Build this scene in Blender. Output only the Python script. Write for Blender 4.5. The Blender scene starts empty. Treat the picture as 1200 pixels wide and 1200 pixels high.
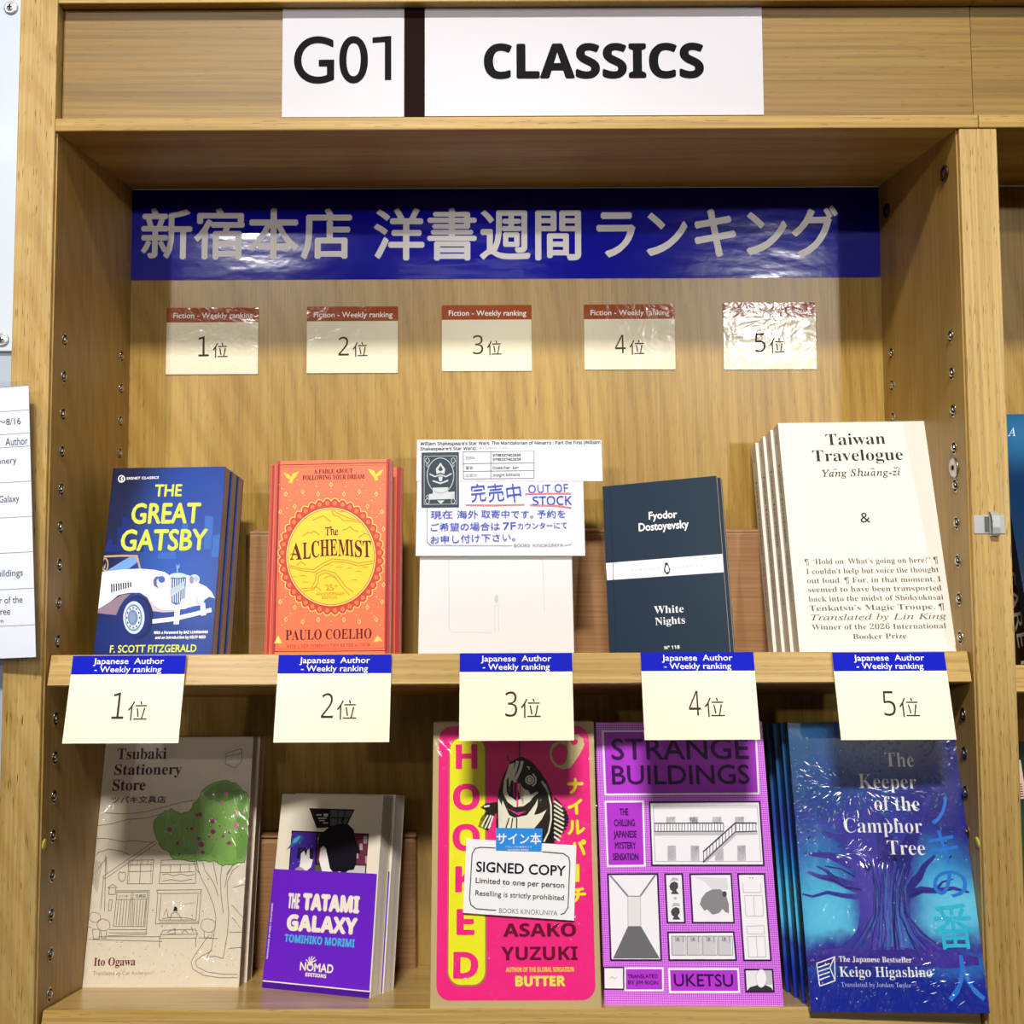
import bpy, math, random
import numpy as np
from mathutils import Matrix, Vector

C = bpy.context.scene.collection
SC = bpy.context.scene
R = math.radians

# ------------------------------------------------------------------ camera
cam = bpy.data.cameras.new('camera')
cam.sensor_fit = 'HORIZONTAL'; cam.sensor_width = 36.0
cam.lens = 1196.33 / 1200 * 36.0
cam.shift_x = 0.01246; cam.shift_y = -0.10884
cam.clip_start = 0.02
cam_ob = bpy.data.objects.new('camera', cam); C.objects.link(cam_ob)
_p, _yaw, _roll = 0.06431, 0.0007, -0.00427
_f = Vector((math.sin(_yaw)*math.cos(_p), math.cos(_yaw)*math.cos(_p), math.sin(_p)))
_r = Vector((math.cos(_yaw), -math.sin(_yaw), 0)); _u = _r.cross(_f)
_r2 = _r*math.cos(_roll) + _u*math.sin(_roll); _u2 = -_r*math.sin(_roll) + _u*math.cos(_roll)
cam_ob.matrix_world = Matrix(((_r2.x, _u2.x, -_f.x, 0.37438), (_r2.y, _u2.y, -_f.y, -0.84717),
                              (_r2.z, _u2.z, -_f.z, 0.15273), (0, 0, 0, 1)))
SC.camera = cam_ob

# ------------------------------------------------------------------ world, lamps, exposure
SC.view_settings.view_transform = 'Standard'; SC.view_settings.look = 'None'
SC.view_settings.exposure = 0.02; SC.view_settings.gamma = 1.0
SC.view_settings.use_curve_mapping = False
world = bpy.data.worlds.new('shop_ambience'); SC.world = world; world.use_nodes = True
wn = world.node_tree; bg = wn.nodes['Background']
wtc = wn.nodes.new('ShaderNodeTexCoord'); wsp = wn.nodes.new('ShaderNodeSeparateXYZ'); wr = wn.nodes.new('ShaderNodeValToRGB')
wmap = wn.nodes.new('ShaderNodeMapRange'); wmap.inputs['From Min'].default_value = -1
wn.links.new(wtc.outputs['Generated'], wsp.inputs[0]); wn.links.new(wsp.outputs['Z'], wmap.inputs['Value'])
wn.links.new(wmap.outputs[0], wr.inputs[0]); wn.links.new(wr.outputs[0], bg.inputs['Color'])
wr.color_ramp.elements[0].color = (0.10, 0.085, 0.07, 1); wr.color_ramp.elements[1].color = (1, 1, 1, 1)
wr.color_ramp.elements[0].position = 0.42; wr.color_ramp.elements[1].position = 0.56
bg.inputs['Strength'].default_value = 0.12

def lamp(name, loc, sx, sy, watts, color=(1, 0.97, 0.92)):
    d = bpy.data.lights.new(name, 'AREA'); d.shape = 'RECTANGLE'; d.size = sx; d.size_y = sy
    d.energy = watts; d.color = color
    o = bpy.data.objects.new(name, d); C.objects.link(o); o.location = loc
    return o
lamp('ceiling_lamp', (0.20, -2.42, 2.62), 0.62, 0.26, 200)
for yy, w in ((-4.2, 6), (-7.4, 10), (-11.0, 16), (-15.0, 22)):
    for xx in (-2.35, 0.15, 2.75):
        lamp('ceiling_lamp', (xx, yy, 1.80), 1.2, 0.25, w)
def spot(loc, aim, watts, half, radius=.07):          # track spots across the aisle, aimed at the upper bay
    d = bpy.data.lights.new('track_spot', 'SPOT'); d.energy = watts; d.spot_size = 2*R(half); d.spot_blend = .75
    d.shadow_soft_size = radius; d.color = (1, .96, .90)
    o = bpy.data.objects.new('track_spot', d); C.objects.link(o); o.location = loc
    o.rotation_euler = (Vector(aim)-Vector(loc)).to_track_quat('-Z', 'Y').to_euler()
for sx, sz in ((-1.03, 1.62), (1.86, 1.02)):
    for ax in (.10, .67): spot((sx, -4.5, sz), (ax, .1, .29), 215, 5.2)

# ------------------------------------------------------------------ materials
def lin(h):
    h = h.lstrip('#'); o = []
    for i in (0, 2, 4):
        c = int(h[i:i+2], 16)/255
        o.append(c/12.92 if c <= .04045 else ((c+.055)/1.055)**2.4)
    return (*o, 1)
MATS = {}
def mat(hexc, rough=0.5, spec=0.22, metal=0.0, coat=0.0, name=None):
    k = (hexc, rough, spec, metal, coat)
    if k in MATS: return MATS[k]
    m = bpy.data.materials.new(name or 'ink_' + hexc.strip('#')); m.use_nodes = True
    b = m.node_tree.nodes['Principled BSDF']
    b.inputs['Base Color'].default_value = lin(hexc); b.inputs['Roughness'].default_value = rough
    b.inputs['Specular IOR Level'].default_value = spec; b.inputs['Metallic'].default_value = metal
    b.inputs['Coat Weight'].default_value = coat; b.inputs['Coat Roughness'].default_value = 0.06
    MATS[k] = m
    return m
class NT:
    """small helper around one material's node tree"""
    def __init__(s, name):
        s.m = bpy.data.materials.new(name); s.m.use_nodes = True
        s.t = s.m.node_tree; s.b = s.t.nodes['Principled BSDF']
        s.co = s.n('ShaderNodeTexCoord').outputs['Object']
    def n(s, typ, **kw):
        x = s.t.nodes.new(typ)
        for k, v in kw.items(): setattr(x, k, v)
        return x
    def l(s, a, b): s.t.links.new(a, b)
    def mapping(s, scale, loc=(0, 0, 0)):
        m = s.n('ShaderNodeMapping'); m.inputs['Scale'].default_value = scale; m.inputs['Location'].default_value = loc
        s.l(s.co, m.inputs['Vector']); return m.outputs[0]
    def noise(s, vec, scale=1, detail=4, rough=.55, dist=0):
        x = s.n('ShaderNodeTexNoise'); x.inputs['Scale'].default_value = scale; x.inputs['Detail'].default_value = detail
        x.inputs['Roughness'].default_value = rough; x.inputs['Distortion'].default_value = dist
        s.l(vec, x.inputs['Vector']); return x.outputs['Fac']
    def ramp(s, fac, stops):
        x = s.n('ShaderNodeValToRGB'); e = x.color_ramp.elements
        while len(e) < len(stops): e.new(0.5)
        for el, (p, c) in zip(e, stops): el.position = p; el.color = lin(c) if isinstance(c, str) else (c, c, c, 1)
        s.l(fac, x.inputs[0]); return x.outputs[0]
    def mix(s, fac, a, b, mode='MIX'):
        x = s.n('ShaderNodeMix', data_type='RGBA', blend_type=mode)
        for sock, v in ((x.inputs[0], fac), (x.inputs[6], a), (x.inputs[7], b)):
            if isinstance(v, (int, float)): sock.default_value = v
            elif isinstance(v, str): sock.default_value = lin(v)
            else: s.l(v, sock)
        return x.outputs[2]
    def bump(s, h, strength, dist=.001):
        x = s.n('ShaderNodeBump'); x.inputs['Strength'].default_value = strength; x.inputs['Distance'].default_value = dist
        s.l(h, x.inputs['Height']); return x.outputs[0]
    def done(s, color, rough=.5, spec=.5, normal=None, coat=0):
        s.l(color, s.b.inputs['Base Color']) if not isinstance(color, str) else None
        if isinstance(color, str): s.b.inputs['Base Color'].default_value = lin(color)
        s.b.inputs['Roughness'].default_value = rough; s.b.inputs['Specular IOR Level'].default_value = spec
        s.b.inputs['Coat Weight'].default_value = coat; s.b.inputs['Coat Roughness'].default_value = .05
        if normal is not None:
            s.l(normal, s.b.inputs['Normal'])
            s.l(normal, s.b.inputs['Coat Normal'])
        return s.m

def wood(name, axis, dark, mid, light, rough=.42, fig=1.0, pores=1.0):
    t = NT(name)
    def sc(a, c): return tuple(a if i == axis else c for i in range(3))
    big = t.noise(t.mapping(sc(1.3, 38 * fig), (.31, .7, .13)), 1, 3, .5, .6)
    wv = t.n('ShaderNodeTexWave', wave_type='RINGS', rings_direction='SPHERICAL')
    wv.inputs['Scale'].default_value = 5.5; wv.inputs['Distortion'].default_value = 4.5; wv.inputs['Detail'].default_value = 2.5
    t.l(t.mapping(sc(1.0, 9 * fig), (.4, .23, .77)), wv.inputs['Vector'])
    fine = t.noise(t.mapping(sc(5, 480)), 1, 3, .65)
    pore = t.noise(t.mapping(sc(60, 1150), (.2, .1, .5)), 1, 1, .5)
    base = t.ramp(big, [(.25, dark), (.5, mid), (.78, light)])
    base = t.mix(.22, base, t.ramp(wv.outputs['Fac'], [(.1, dark), (.55, light)]))
    base = t.mix(.7, base, t.ramp(fine, [(.30, .60), (.60, 1.0)]), 'MULTIPLY')
    pm = t.ramp(pore, [(.27, 0.0), (.35, 1.0)])
    base = t.mix(pores, base, t.mix(pm, '94744a', 'ffffff'), 'MULTIPLY')
    nrm = t.bump(fine, .12, .0006)
    return t.done(base, rough, .5, nrm)
W_POST = wood('oak_upright', 2, 'a98442', 'bf9c58', 'd0b274', .42)
W_SIDE = wood('oak_side_veneer', 2, '97742a', 'aa8640', 'ba9650', .5, .6, .25)
W_BACK = wood('oak_back_veneer', 2, '93702e', 'aa873e', 'bd9c56', .34, .5, .5)
W_HORI = wood('oak_rail', 0, 'a07a30', 'b69248', 'c8aa64', .45, .9, .7)
W_SHELF = wood('oak_shelf', 0, 'ae8844', 'c29f5a', 'd4b476', .28, 1.0, .4)
W_PANEL = wood('oak_header_veneer', 0, '785a22', '8c6c2e', '9c7c3c', .40, .9, .5)

# ------------------------------------------------------------------ geometry helpers
def link(name, me, parent=None, mats=()):
    o = bpy.data.objects.new(name, me); C.objects.link(o)
    for m in mats: me.materials.append(m)
    if parent is not None: o.parent = parent
    return o
def boxes(name, bl, mats, parent=None, bevel=0.0):
    """one mesh out of axis-aligned boxes (x0,x1,y0,y1,z0,z1[,material])"""
    V, F, I = [], [], []
    for b in bl:
        x0, x1, y0, y1, z0, z1 = b[:6]; k = len(V)
        V += [(x0,y0,z0),(x1,y0,z0),(x1,y1,z0),(x0,y1,z0),(x0,y0,z1),(x1,y0,z1),(x1,y1,z1),(x0,y1,z1)]
        F += [(k,k+3,k+2,k+1),(k+4,k+5,k+6,k+7),(k,k+1,k+5,k+4),(k+1,k+2,k+6,k+5),(k+2,k+3,k+7,k+6),(k+3,k,k+4,k+7)]
        I += [b[6] if len(b) > 6 else 0]*6
    me = bpy.data.meshes.new(name); me.from_pydata(V, [], F)
    me.polygons.foreach_set('material_index', I); me.update()
    o = link(name, me, parent, mats)
    if bevel:
        bv = o.modifiers.new('bevel', 'BEVEL'); bv.width = bevel; bv.segments = 2; bv.limit_method = 'ANGLE'
        for p in me.polygons: p.use_smooth = False
    return o
def prism(name, prof, axis, a0, a1, mats, parent=None):
    """polygon profile extruded along one axis; profile coordinates are the two other axes in order"""
    V = []
    for a in (a0, a1):
        for u, v in prof:
            q = [u, v]; q.insert(axis, a); V.append(tuple(q))
    n = len(prof)
    F = [tuple(range(n)), tuple(range(2*n-1, n-1, -1))] + [(i, (i+1) % n, n+(i+1) % n, n+i) for i in range(n)]
    me = bpy.data.meshes.new(name); me.from_pydata(V, [], F); me.update()
    import bmesh
    bm = bmesh.new(); bm.from_mesh(me); bmesh.ops.recalc_face_normals(bm, faces=bm.faces); bm.to_mesh(me); bm.free()
    return link(name, me, parent, mats)
def lathe(name, prof, mats, parent=None, n=24, idx=None):
    """profile of (radius, height) turned about local Z; idx gives a material per ring"""
    V, F, I = [], [], []
    for r, h in prof:
        V += [(r*math.cos(2*math.pi*i/n), r*math.sin(2*math.pi*i/n), h) for i in range(n)]
    for k in range(len(prof)-1):
        for i in range(n):
            j = (i+1) % n; F.append((k*n+i, k*n+j, (k+1)*n+j, (k+1)*n+i)); I.append(idx[k] if idx else 0)
    F.append(tuple(range(n))[::-1]); I.append(idx[0] if idx else 0)
    F.append(tuple(range((len(prof)-1)*n, len(prof)*n))); I.append(idx[-1] if idx else 0)
    me = bpy.data.meshes.new(name); me.from_pydata(V, [], F); me.polygons.foreach_set('material_index', I)
    for p in me.polygons: p.use_smooth = len(p.vertices) == 4
    me.update()
    return link(name, me, parent, mats)
def thing(name, label, cat, loc=(0, 0, 0), rot=None, group=None):
    o = bpy.data.objects.new(name, None); o.empty_display_size = .02; C.objects.link(o)
    o.location = loc
    if rot is not None: o.rotation_euler = rot.to_euler()
    o['label'] = label; o['category'] = cat
    if group: o['group'] = group
    return o
def copy_tree(root, label, group=None):
    c = root.copy(); C.objects.link(c); c['label'] = label
    if group: c['group'] = group
    for ch in list(root.children):
        d = ch.copy(); C.objects.link(d); d.parent = c
        for g in list(ch.children):
            e = g.copy(); C.objects.link(e); e.parent = d
    return c

# ------------------------------------------------------------------ lettering
STY = {'sb': (0x1d400, 0x1d41a, 0x1d7ce), 'si': (0x1d434, 0x1d44e, None), 'sl': (0x1d434, 0x1d44e, None),
       'ss': (0x1d5a0, 0x1d5ba, 0x1d7e2), 'b': (0x1d5d4, 0x1d5ee, 0x1d7ec), 'm': (0x1d670, 0x1d68a, 0x1d7f6)}
def styled(s, sty):
    if sty not in STY: return s
    A, a, d = STY[sty]; o = ''
    for ch in s:
        if 'A' <= ch <= 'Z': o += chr(A + ord(ch) - 65)
        elif 'a' <= ch <= 'z': o += '\u210e' if (sty in ('si', 'sl') and ch == 'h') else chr(a + ord(ch) - 97)
        elif ch.isdigit() and d: o += chr(d + int(ch))
        else: o += ch
    return o
_TX = {}
def glyphs(s, sty, off=0.0, space=1.0, res=4):
    k = (s, sty, off, space, res)
    if k in _TX: return _TX[k]
    c = bpy.data.curves.new('t', 'FONT'); c.body = styled(s, sty); c.size = 1.0; c.offset = off
    c.space_character = space; c.resolution_u = res
    if sty == 'sl': c.shear = -.28
    ob = bpy.data.objects.new('t', c); me = bpy.data.meshes.new_from_object(ob)
    v = np.array([(p.co.x, p.co.y) for p in me.vertices]) if len(me.vertices) else np.zeros((1, 2))
    f = [tuple(p.vertices) for p in me.polygons]
    bpy.data.objects.remove(ob); bpy.data.curves.remove(c); bpy.data.meshes.remove(me)
    _TX[k] = (v, f)
    return _TX[k]
def ref(s, sty):
    cjk = any(ord(ch) > 0x2fff for ch in s)
    v, _ = glyphs('\u56fd' if cjk else 'H', '' if cjk else sty)
    return v[:, 1].min(), v[:, 1].max()

class Art:
    """Printing on one flat face.  Positions were read off enlarged crops of the photograph; the four corners of
    the face in the photograph give the plane-to-plane map into metres on the face (origin bottom left)."""
    def __init__(s, root, corners, w, h, y=0.0):
        s.root = root; s.w = w; s.h = h; s.y = y; s.buf = {}
        A = []; dst = [(0, h), (w, h), (w, 0), (0, 0)]
        for (px, py), (u, v) in zip(corners, dst):
            A += [[px, py, 1, 0, 0, 0, -u*px, -u*py, -u], [0, 0, 0, px, py, 1, -v*px, -v*py, -v]]
        s.H = np.linalg.svd(np.array(A, float))[2][-1].reshape(3, 3)
        s.view(0, 0, 1)
    def view(s, ox, oy, sc): s.o = (ox, oy, sc); return s
    def m(s, x, y):
        q = s.H @ np.array([s.o[0] + x/s.o[2], s.o[1] + y/s.o[2], 1.0]); return np.array([q[0]/q[2], q[1]/q[2]])
    def add(s, part, mt, uv, faces, layer):
        V, F, I, M = s.buf.setdefault(part, ([], [], [], []))
        if mt not in M: M.append(mt)
        k = len(V); yy = s.y - layer*7e-5
        V += [(float(u), yy, float(v)) for u, v in uv]
        F += [tuple(k+i for i in f) for f in faces]; I += [M.index(mt)]*len(faces)
    def clip(s, uv): return [(min(max(u, 0.0), s.w), min(max(v, 0.0), s.h)) for u, v in uv]
    def poly(s, part, mt, pts, layer=1):
        uv = s.clip([s.m(*p) for p in pts]); s.add(part, mt, uv, [tuple(range(len(uv)))], layer)
    def raw(s, part, mt, uv, layer=1): s.add(part, mt, uv, [tuple(range(len(uv)))], layer)
    def rect(s, part, mt, x0, y0, x1, y1, layer=1): s.poly(part, mt, [(x0, y0), (x1, y0), (x1, y1), (x0, y1)], layer)
    def line(s, part, mt, pts, wd, layer=2, closed=False):
        uv = [np.array(s.m(*p)) for p in pts]
        if closed: uv = uv + [uv[0]]
        a = s.m(*pts[0]); b = s.m(pts[0][0] + 1, pts[0][1]); hw = wd*np.linalg.norm(b-a)/2
        n = len(uv); L = []; Rr = []
        for i in range(n):
            d0 = uv[i]-uv[i-1] if i else (uv[-1]-uv[-2] if closed else uv[1]-uv[0])
            d1 = uv[i+1]-uv[i] if i < n-1 else (uv[1]-uv[0] if closed else uv[-1]-uv[-2])
            d0 = d0/(np.linalg.norm(d0)+1e-12); d1 = d1/(np.linalg.norm(d1)+1e-12)
            t = d0+d1; ln = np.linalg.norm(t); t = t/ln if ln > .2 else d1
            nn = np.array([-t[1], t[0]]); kk = hw/max(.45, abs(nn @ np.array([-d1[1], d1[0]])))
            L.append(uv[i]+nn*kk); Rr.append(uv[i]-nn*kk)
        s.add(part, mt, s.clip(L+Rr), [(i, i+1, n+i+1, n+i) for i in range(n-1)], layer)
    def ellp(s, cx, cy, rx, ry, n=28, rot=0, a0=0, a1=360):
        o = []
        for i in range(n if a1-a0 >= 360 else n+1):
            t = R(a0+(a1-a0)*i/n); x, y = rx*math.cos(t), ry*math.sin(t); c, q = math.cos(R(rot)), math.sin(R(rot))
            o.append((cx+x*c-y*q, cy+x*q+y*c))
        return o
    def ell(s, part, mt, cx, cy, rx, ry, layer=1, n=28, rot=0): s.poly(part, mt, s.ellp(cx, cy, rx, ry, n, rot), layer)
    def ring(s, part, mt, cx, cy, rx, ry, wd, layer=2, n=32, rot=0): s.line(part, mt, s.ellp(cx, cy, rx, ry, n, rot), wd, layer, True)
    def rrect(s, x0, y0, x1, y1, r):
        o = []
        for cx, cy, a in ((x1-r, y0+r, -90), (x1-r, y1-r, 0), (x0+r, y1-r, 90), (x0+r, y0+r, 180)):
            o += [(cx+r*math.cos(R(a+q*15)), cy+r*math.sin(R(a+q*15))) for q in range(7)]
        return o
    def text(s, part, mt, txt, p0, p1, cap, sty='', bold=0.0, off=0.0, space=1.0, layer=3, res=3):
        v, f = glyphs(txt, sty, off, space, res)
        y0, y1 = ref(txt, sty); x0, x1 = v[:, 0].min(), v[:, 0].max()
        P0, P1 = s.m(*p0), s.m(*p1); d = P1-P0; n = np.array([-d[1], d[0]])/np.linalg.norm(d)
        hm = np.linalg.norm(s.m(p0[0], p0[1]-cap) - P0)
        X = (v[:, 0]-x0)/max(x1-x0, 1e-6); Y = (v[:, 1]-y0)/(y1-y0)
        uv = P0 + X[:, None]*d + Y[:, None]*n*hm
        sh = [(0, 0)] if not bold else [(0, 0), (bold, 0), (-bold, 0), (0, bold), (0, -bold)]
        for q, (a, b) in enumerate(sh):
            s.add(part, mt, uv + d/np.linalg.norm(d)*a*hm + n*b*hm, f, layer + .14*q)
    def build(s):
        out = {}
        for part, (V, F, I, M) in s.buf.items():
            me = bpy.data.meshes.new(part); me.from_pydata(V, [], F)
            me.polygons.foreach_set('material_index', I); me.update()
            out[part] = link(part.split('#')[0], me, s.root, M)
        s.buf = {}
        return out

# ------------------------------------------------------------------ the bookcase
W, D, ZT = 0.765, 0.1815, 0.4366           # inner width, depth, underside of the upper board
TILT = math.atan(0.27)                      # both shelves slope down towards the back
ZM, ZB = 0.0012, -0.285                     # shelf tops at the front line
case = thing('bookcase', 'oak veneer bookcase bay with two sloping display shelves under the white signs', 'bookcase', (0, 0, -.5))
def cb(name, bl, mt, bevel=0.0):
    o = boxes(name, [(b[0], b[1], b[2], b[3], b[4]+.5, b[5]+.5) for b in bl], [mt], case, bevel); return o
cb('side_panel', [(-.032, 0, 0, D+.012, -.5, .66)], W_POST, .0012)
cb('side_panel', [(W, W+.032, 0, D+.012, -.5, ZT)], W_POST, .0012)
cb('side_lining', [(0, .0012, .004, D, -.45, ZT)], W_SIDE)
cb('side_lining', [(W-.0012, W, .004, D, -.45, ZT)], W_SIDE)
cb('back_panel', [(0, W, D, D+.012, -.5, ZT)], W_BACK)
cb('upper_board', [(0.0005, .7811, -.0015, D, ZT, .4478)], W_HORI, .001)
cb('header_panel', [(0.0012, .7826, .0112, .026, .4478, .60)], W_PANEL)
cb('top_rail', [(0.0005, .7826, -.001, .05, .5478, .64)], W_HORI, .001)
def shelf(zs, depth, thick, parent, x0, x1, zoff, name='shelf'):
    yf, yb = .0115, depth
    s, c = math.sin(TILT), math.cos(TILT)
    zf = zs-.27*yf; r = .0015
    prof = [(yb, zs-.27*yb), (yf+r, zs-.27*(yf+r)), (yf+.0002, zf-.0012), (yf-thick*s+.0004, zf-thick*c+.0012),
            (yf-thick*s+r*1.2, zf-thick*c-.0002), (yb, zs-.27*yb-thick/c)]
    return prism(name, [(y, z+zoff) for y, z in prof], 0, x0, x1, [W_SHELF], parent)
shelf(ZM, D-.001, .0255, case, .0025, W-.0025, .5)
shelf(ZB+.0015, D-.001, .0255, case, .0025, W-.0025, .5)
# pin sockets: nickel sleeves in two columns on both sides
NICK = mat('c9c2b4', .22, .5, 1.0, name='nickel'); HOLE = mat('1c120a', .8, name='socket_hole'); STEEL = mat('b9b6ae', .3, .5, 1.0, name='steel')
sock = lathe('pin_socket', [(.0052, 0), (.0052, .0004), (.0045, .0006), (.0043, .0003), (.0027, .0003), (.0026, .0014), (.0018, .0023), (.0004, .0026)],
             [NICK, HOLE], case, 18, [0, 0, 1, 1, 0, 0, 0])
first = True
def put_socket(x, y, z, side):
    global first
    o = sock if first else sock.copy()
    if not first: C.objects.link(o)
    first = False; o.parent = case
    o.location = (x, y, z+.5); o.rotation_euler = (0, R(90*side), 0); o.scale = (1.12, .92, 1)
for i in range(18):
    z = .2628-.032*i
    if i in (9,): continue
    put_socket(.0012, .0258, z, 1)
    if i < 14: put_socket(W-.0012, .0258, z, -1)
    if i < 4: put_socket(.0012, .1586, z, 1)
    if i < 3: put_socket(W-.0012, .1586, z, -1)
def on_right(o, y, z): o.location = (W-.0012, y, z+.5); o.rotation_euler = (0, R(-90), 0)
CAPD = mat('2a1a10', .25, .5, name='dark_cap')
o = lathe('screw_cap', [(.0072, 0), (.0072, .0012), (.005, .0022), (.003, .0008), (.001, .0006)], [CAPD, STEEL], case, 24, [0, 0, 0, 1]); on_right(o, .0265, .4056)
o2 = o.copy(); C.objects.link(o2); on_right(o2, .159, .406)
o = lathe('cam_lock', [(.0085, 0), (.0085, .001), (.0065, .0016), (.0022, .0014), (.0020, -.001), (.001, -.001)], [STEEL, HOLE], case, 28, [0, 0, 0, 1, 1]); on_right(o, .0271, .1499)
o['label'] = 'steel cam lock disc'
# spring catch on the right upright
lt = thing('catch', 'small zinc spring catch screwed to the right upright beside the cream paperbacks', 'catch', (W+.0010, -.0003, .0952))
ZINC = mat('c4c6c6', .4, .5, .6, name='zinc')
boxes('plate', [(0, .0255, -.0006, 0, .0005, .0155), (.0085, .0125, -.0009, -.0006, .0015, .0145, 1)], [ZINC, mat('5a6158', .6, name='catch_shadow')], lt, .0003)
V = []
for k, (zz, yy) in enumerate([(-.0018, -.0006), (-.0012, -.0045), (.001, -.0058), (.006, -.0062), (.012, -.0060), (.0155, -.0048), (.0178, -.0028), (.0185, -.001)]): V.append((yy, zz))
prof = V + [(y+.0009, z) for y, z in V[::-1]]
prism('spring_tab', prof, 0, .0128, .0190, [ZINC], lt)
# round yellow dots
YEL = mat('e8dc5a', .6, name='yellow_sticker')
def dot(x, z, side, y, label):
    o = lathe('dot_sticker', [(.0043, 0), (.0043, .0002), (.001, .0002)], [YEL], None, 24)
    o.location = (x, y, z); o.rotation_euler = (0, R(90*side), 0); o['label'] = label; o['category'] = 'sticker'; o['group'] = 'yellow dot stickers'
dot(.0013, -.1543, 1, .0095, 'yellow dot sticker on the left inner side beside the cream house book')
dot(W-.0013, -.1554, -1, .0075, 'yellow dot sticker on the right inner side beside the blue tree book')

# ------------------------------------------------------------------ neighbouring bookcase on the right
nb = thing('bookcase', 'neighbouring oak bookcase cut off by the right edge of the photo', 'bookcase', (W+.032, 0, -.5))
def nbx(name, bl, mt, bevel=0.0): return boxes(name, [(b[0]-W-.032, b[1]-W-.032, b[2], b[3], b[4]+.5, b[5]+.5) for b in bl], [mt], nb, bevel)
nbx('upper_board', [(.7816, 1.40, -.0015, D, ZT, .4478)], W_HORI, .001)
nbx('header_panel', [(.7831, 1.40, .0112, .026, .4478, .60)], W_PANEL)
nbx('top_rail', [(.7831, 1.40, -.001, .05, .5478, .64)], W_HORI, .001)
nbx('back_panel', [(W+.0325, 1.40, D, D+.012, -.5, ZT)], W_BACK)
shelf(-.0115+.0012, D-.001, .0225, nb, .0012, .60, .5)
shelf(ZB, D-.001, .0255, nb, .0012, .60, .5)
nbx('side_panel', [(1.40, 1.432, 0, D+.012, -.5, ZT)], W_POST, .001)

# ------------------------------------------------------------------ left: white panel with screws, grey panel
WPN = NT('white_gloss_panel'); nz = WPN.noise(WPN.mapping((14, 14, 5)), 1, 3)
WPM = WPN.done('cdd5e2', .12, .5, WPN.bump(nz, .25, .004))
wp = thing('white_panel', 'white glossy wall panel fixed with screws left of the bookcase', 'panel', (-.40, .012, .2515))
boxes('panel_sheet', [(0, .3665, 0, .006, 0, .42)], [WPM], wp, .001)
SCW = mat('d8d8dc', .3, .5, .6, name='screw_head')
def screw(z):
    o = lathe('screw', [(.0062, 0), (.0062, .0006), (.0048, .0016), (.0044, .0016), (.0040, .0010), (.0030, .0022), (.001, .0026)], [SCW], wp, 24)
    o.location = (.3545, 0, z); o.rotation_euler = (R(90), 0, 0)
    c = boxes('cross_slot', [(-.0022, .0022, -.0005, .0005, .0018, .0028), (-.0005, .0005, -.0022, .0022, .0018, .0028)], [HOLE], o)
screw(.2985); screw(.0100)
gp = boxes('wall_left', [(-.40, -.0335, .016, .03, -.5, .2525)], [mat('aab4c0', .45, name='grey_steel')]); gp['kind'] = 'structure'

# ------------------------------------------------------------------ weekly ranking sheet in a clear sleeve
BLKT = mat('26324a', .5, name='dark_blue_print')
rs = Matrix.Rotation(R(-7), 3, 'Z') @ Matrix.Rotation(R(-3.2), 3, 'Y')
sh = thing('ranking_sheet', 'white printed ranking list in a clear plastic sleeve on the left upright', 'sheet', (.0023, -.0165, .0015), rs)
SW, SH = .150, .2195
boxes('paper', [(-SW, 0, 0, .0004, 0, SH)], [mat('f2f5fb', .4)], sh)
Acr = NT('clear_sleeve'); tr = Acr.n('ShaderNodeBsdfTransparent'); gl = Acr.n('ShaderNodeBsdfGlossy'); gl.inputs['Roughness'].default_value = .06
mx = Acr.n('ShaderNodeMixShader'); mx.inputs[0].default_value = .04
tr.inputs[0].default_value = (.96, .97, 1, 1)
Acr.l(tr.outputs[0], mx.inputs[1]); Acr.l(gl.outputs[0], mx.inputs[2]); Acr.l(mx.outputs[0], Acr.t.nodes['Material Output'].inputs[0]); SLEEVE = Acr.m
boxes('clear_sleeve', [(-SW-.003, .0024, -.0009, .0012, -.0055, SH+.0040)], [SLEEVE], sh, .0005)
prism('tape_curl', [(.0015, .178), (.0085, .186), (.0115, .193), (.0085, .201), (.0015, .2085), (.001, .2)], 1, .0002, .0007, [SLEEVE], sh)
class Flat(Art):
    """printing placed directly in metres on the face (origin bottom left unless shifted)"""
    def __init__(s, root, y=0.0, x0=0.0, z0=0.0, w=9, h=9):
        s.root = root; s.y = y; s.buf = {}; s.w = w; s.h = h; s.x0 = x0; s.z0 = z0
    def clip(s, uv): return list(uv)
    def m(s, x, y): return np.array([s.x0 + x/1000, s.z0 + y/1000])
    def text(s, part, mt, txt, p0, p1, cap, *a, **k): Art.text(s, part, mt, txt, p0, p1, -cap, *a, **k)
fa = Flat(sh, -.0001)
LN = mat('56607a', .5)
k = .707
for yv in (452.8, 481.5, 508.6, 524, 565, 606, 647, 689, 731, 768):
    zz = (768-yv)*.6955
    fa.line('row_lines', LN, [(-150, zz), (0, zz)], .35, 1)
for s_, xr, wd, yb, cap in (('\u301c8/16', -7.5, 20, 498.5, 6.6), ('Author', -1.8, 19.5, 522, 6.2), ('Tsubaki Stationery', -12, 54, 543, 5.0), ('Translated by Cat Anderson', -29, 44, 558, 3.2),
                        ('The Tatami Galaxy', -10.5, 50, 588, 5.4), ('Strange Buildings', -9, 52, 674, 5.4), ('The Keeper of the', -10, 50, 705, 5.4),
                        ('Camphor Tree', -21, 40, 718, 5.4), ('Special Edition', -27, 36, 727, 3.2)):
    zz = (768-yb)*.6955
    fa.text('list_lettering', BLKT, s_, (xr-wd, zz), (xr, zz), cap, layer=2)
fa.build()

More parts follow.
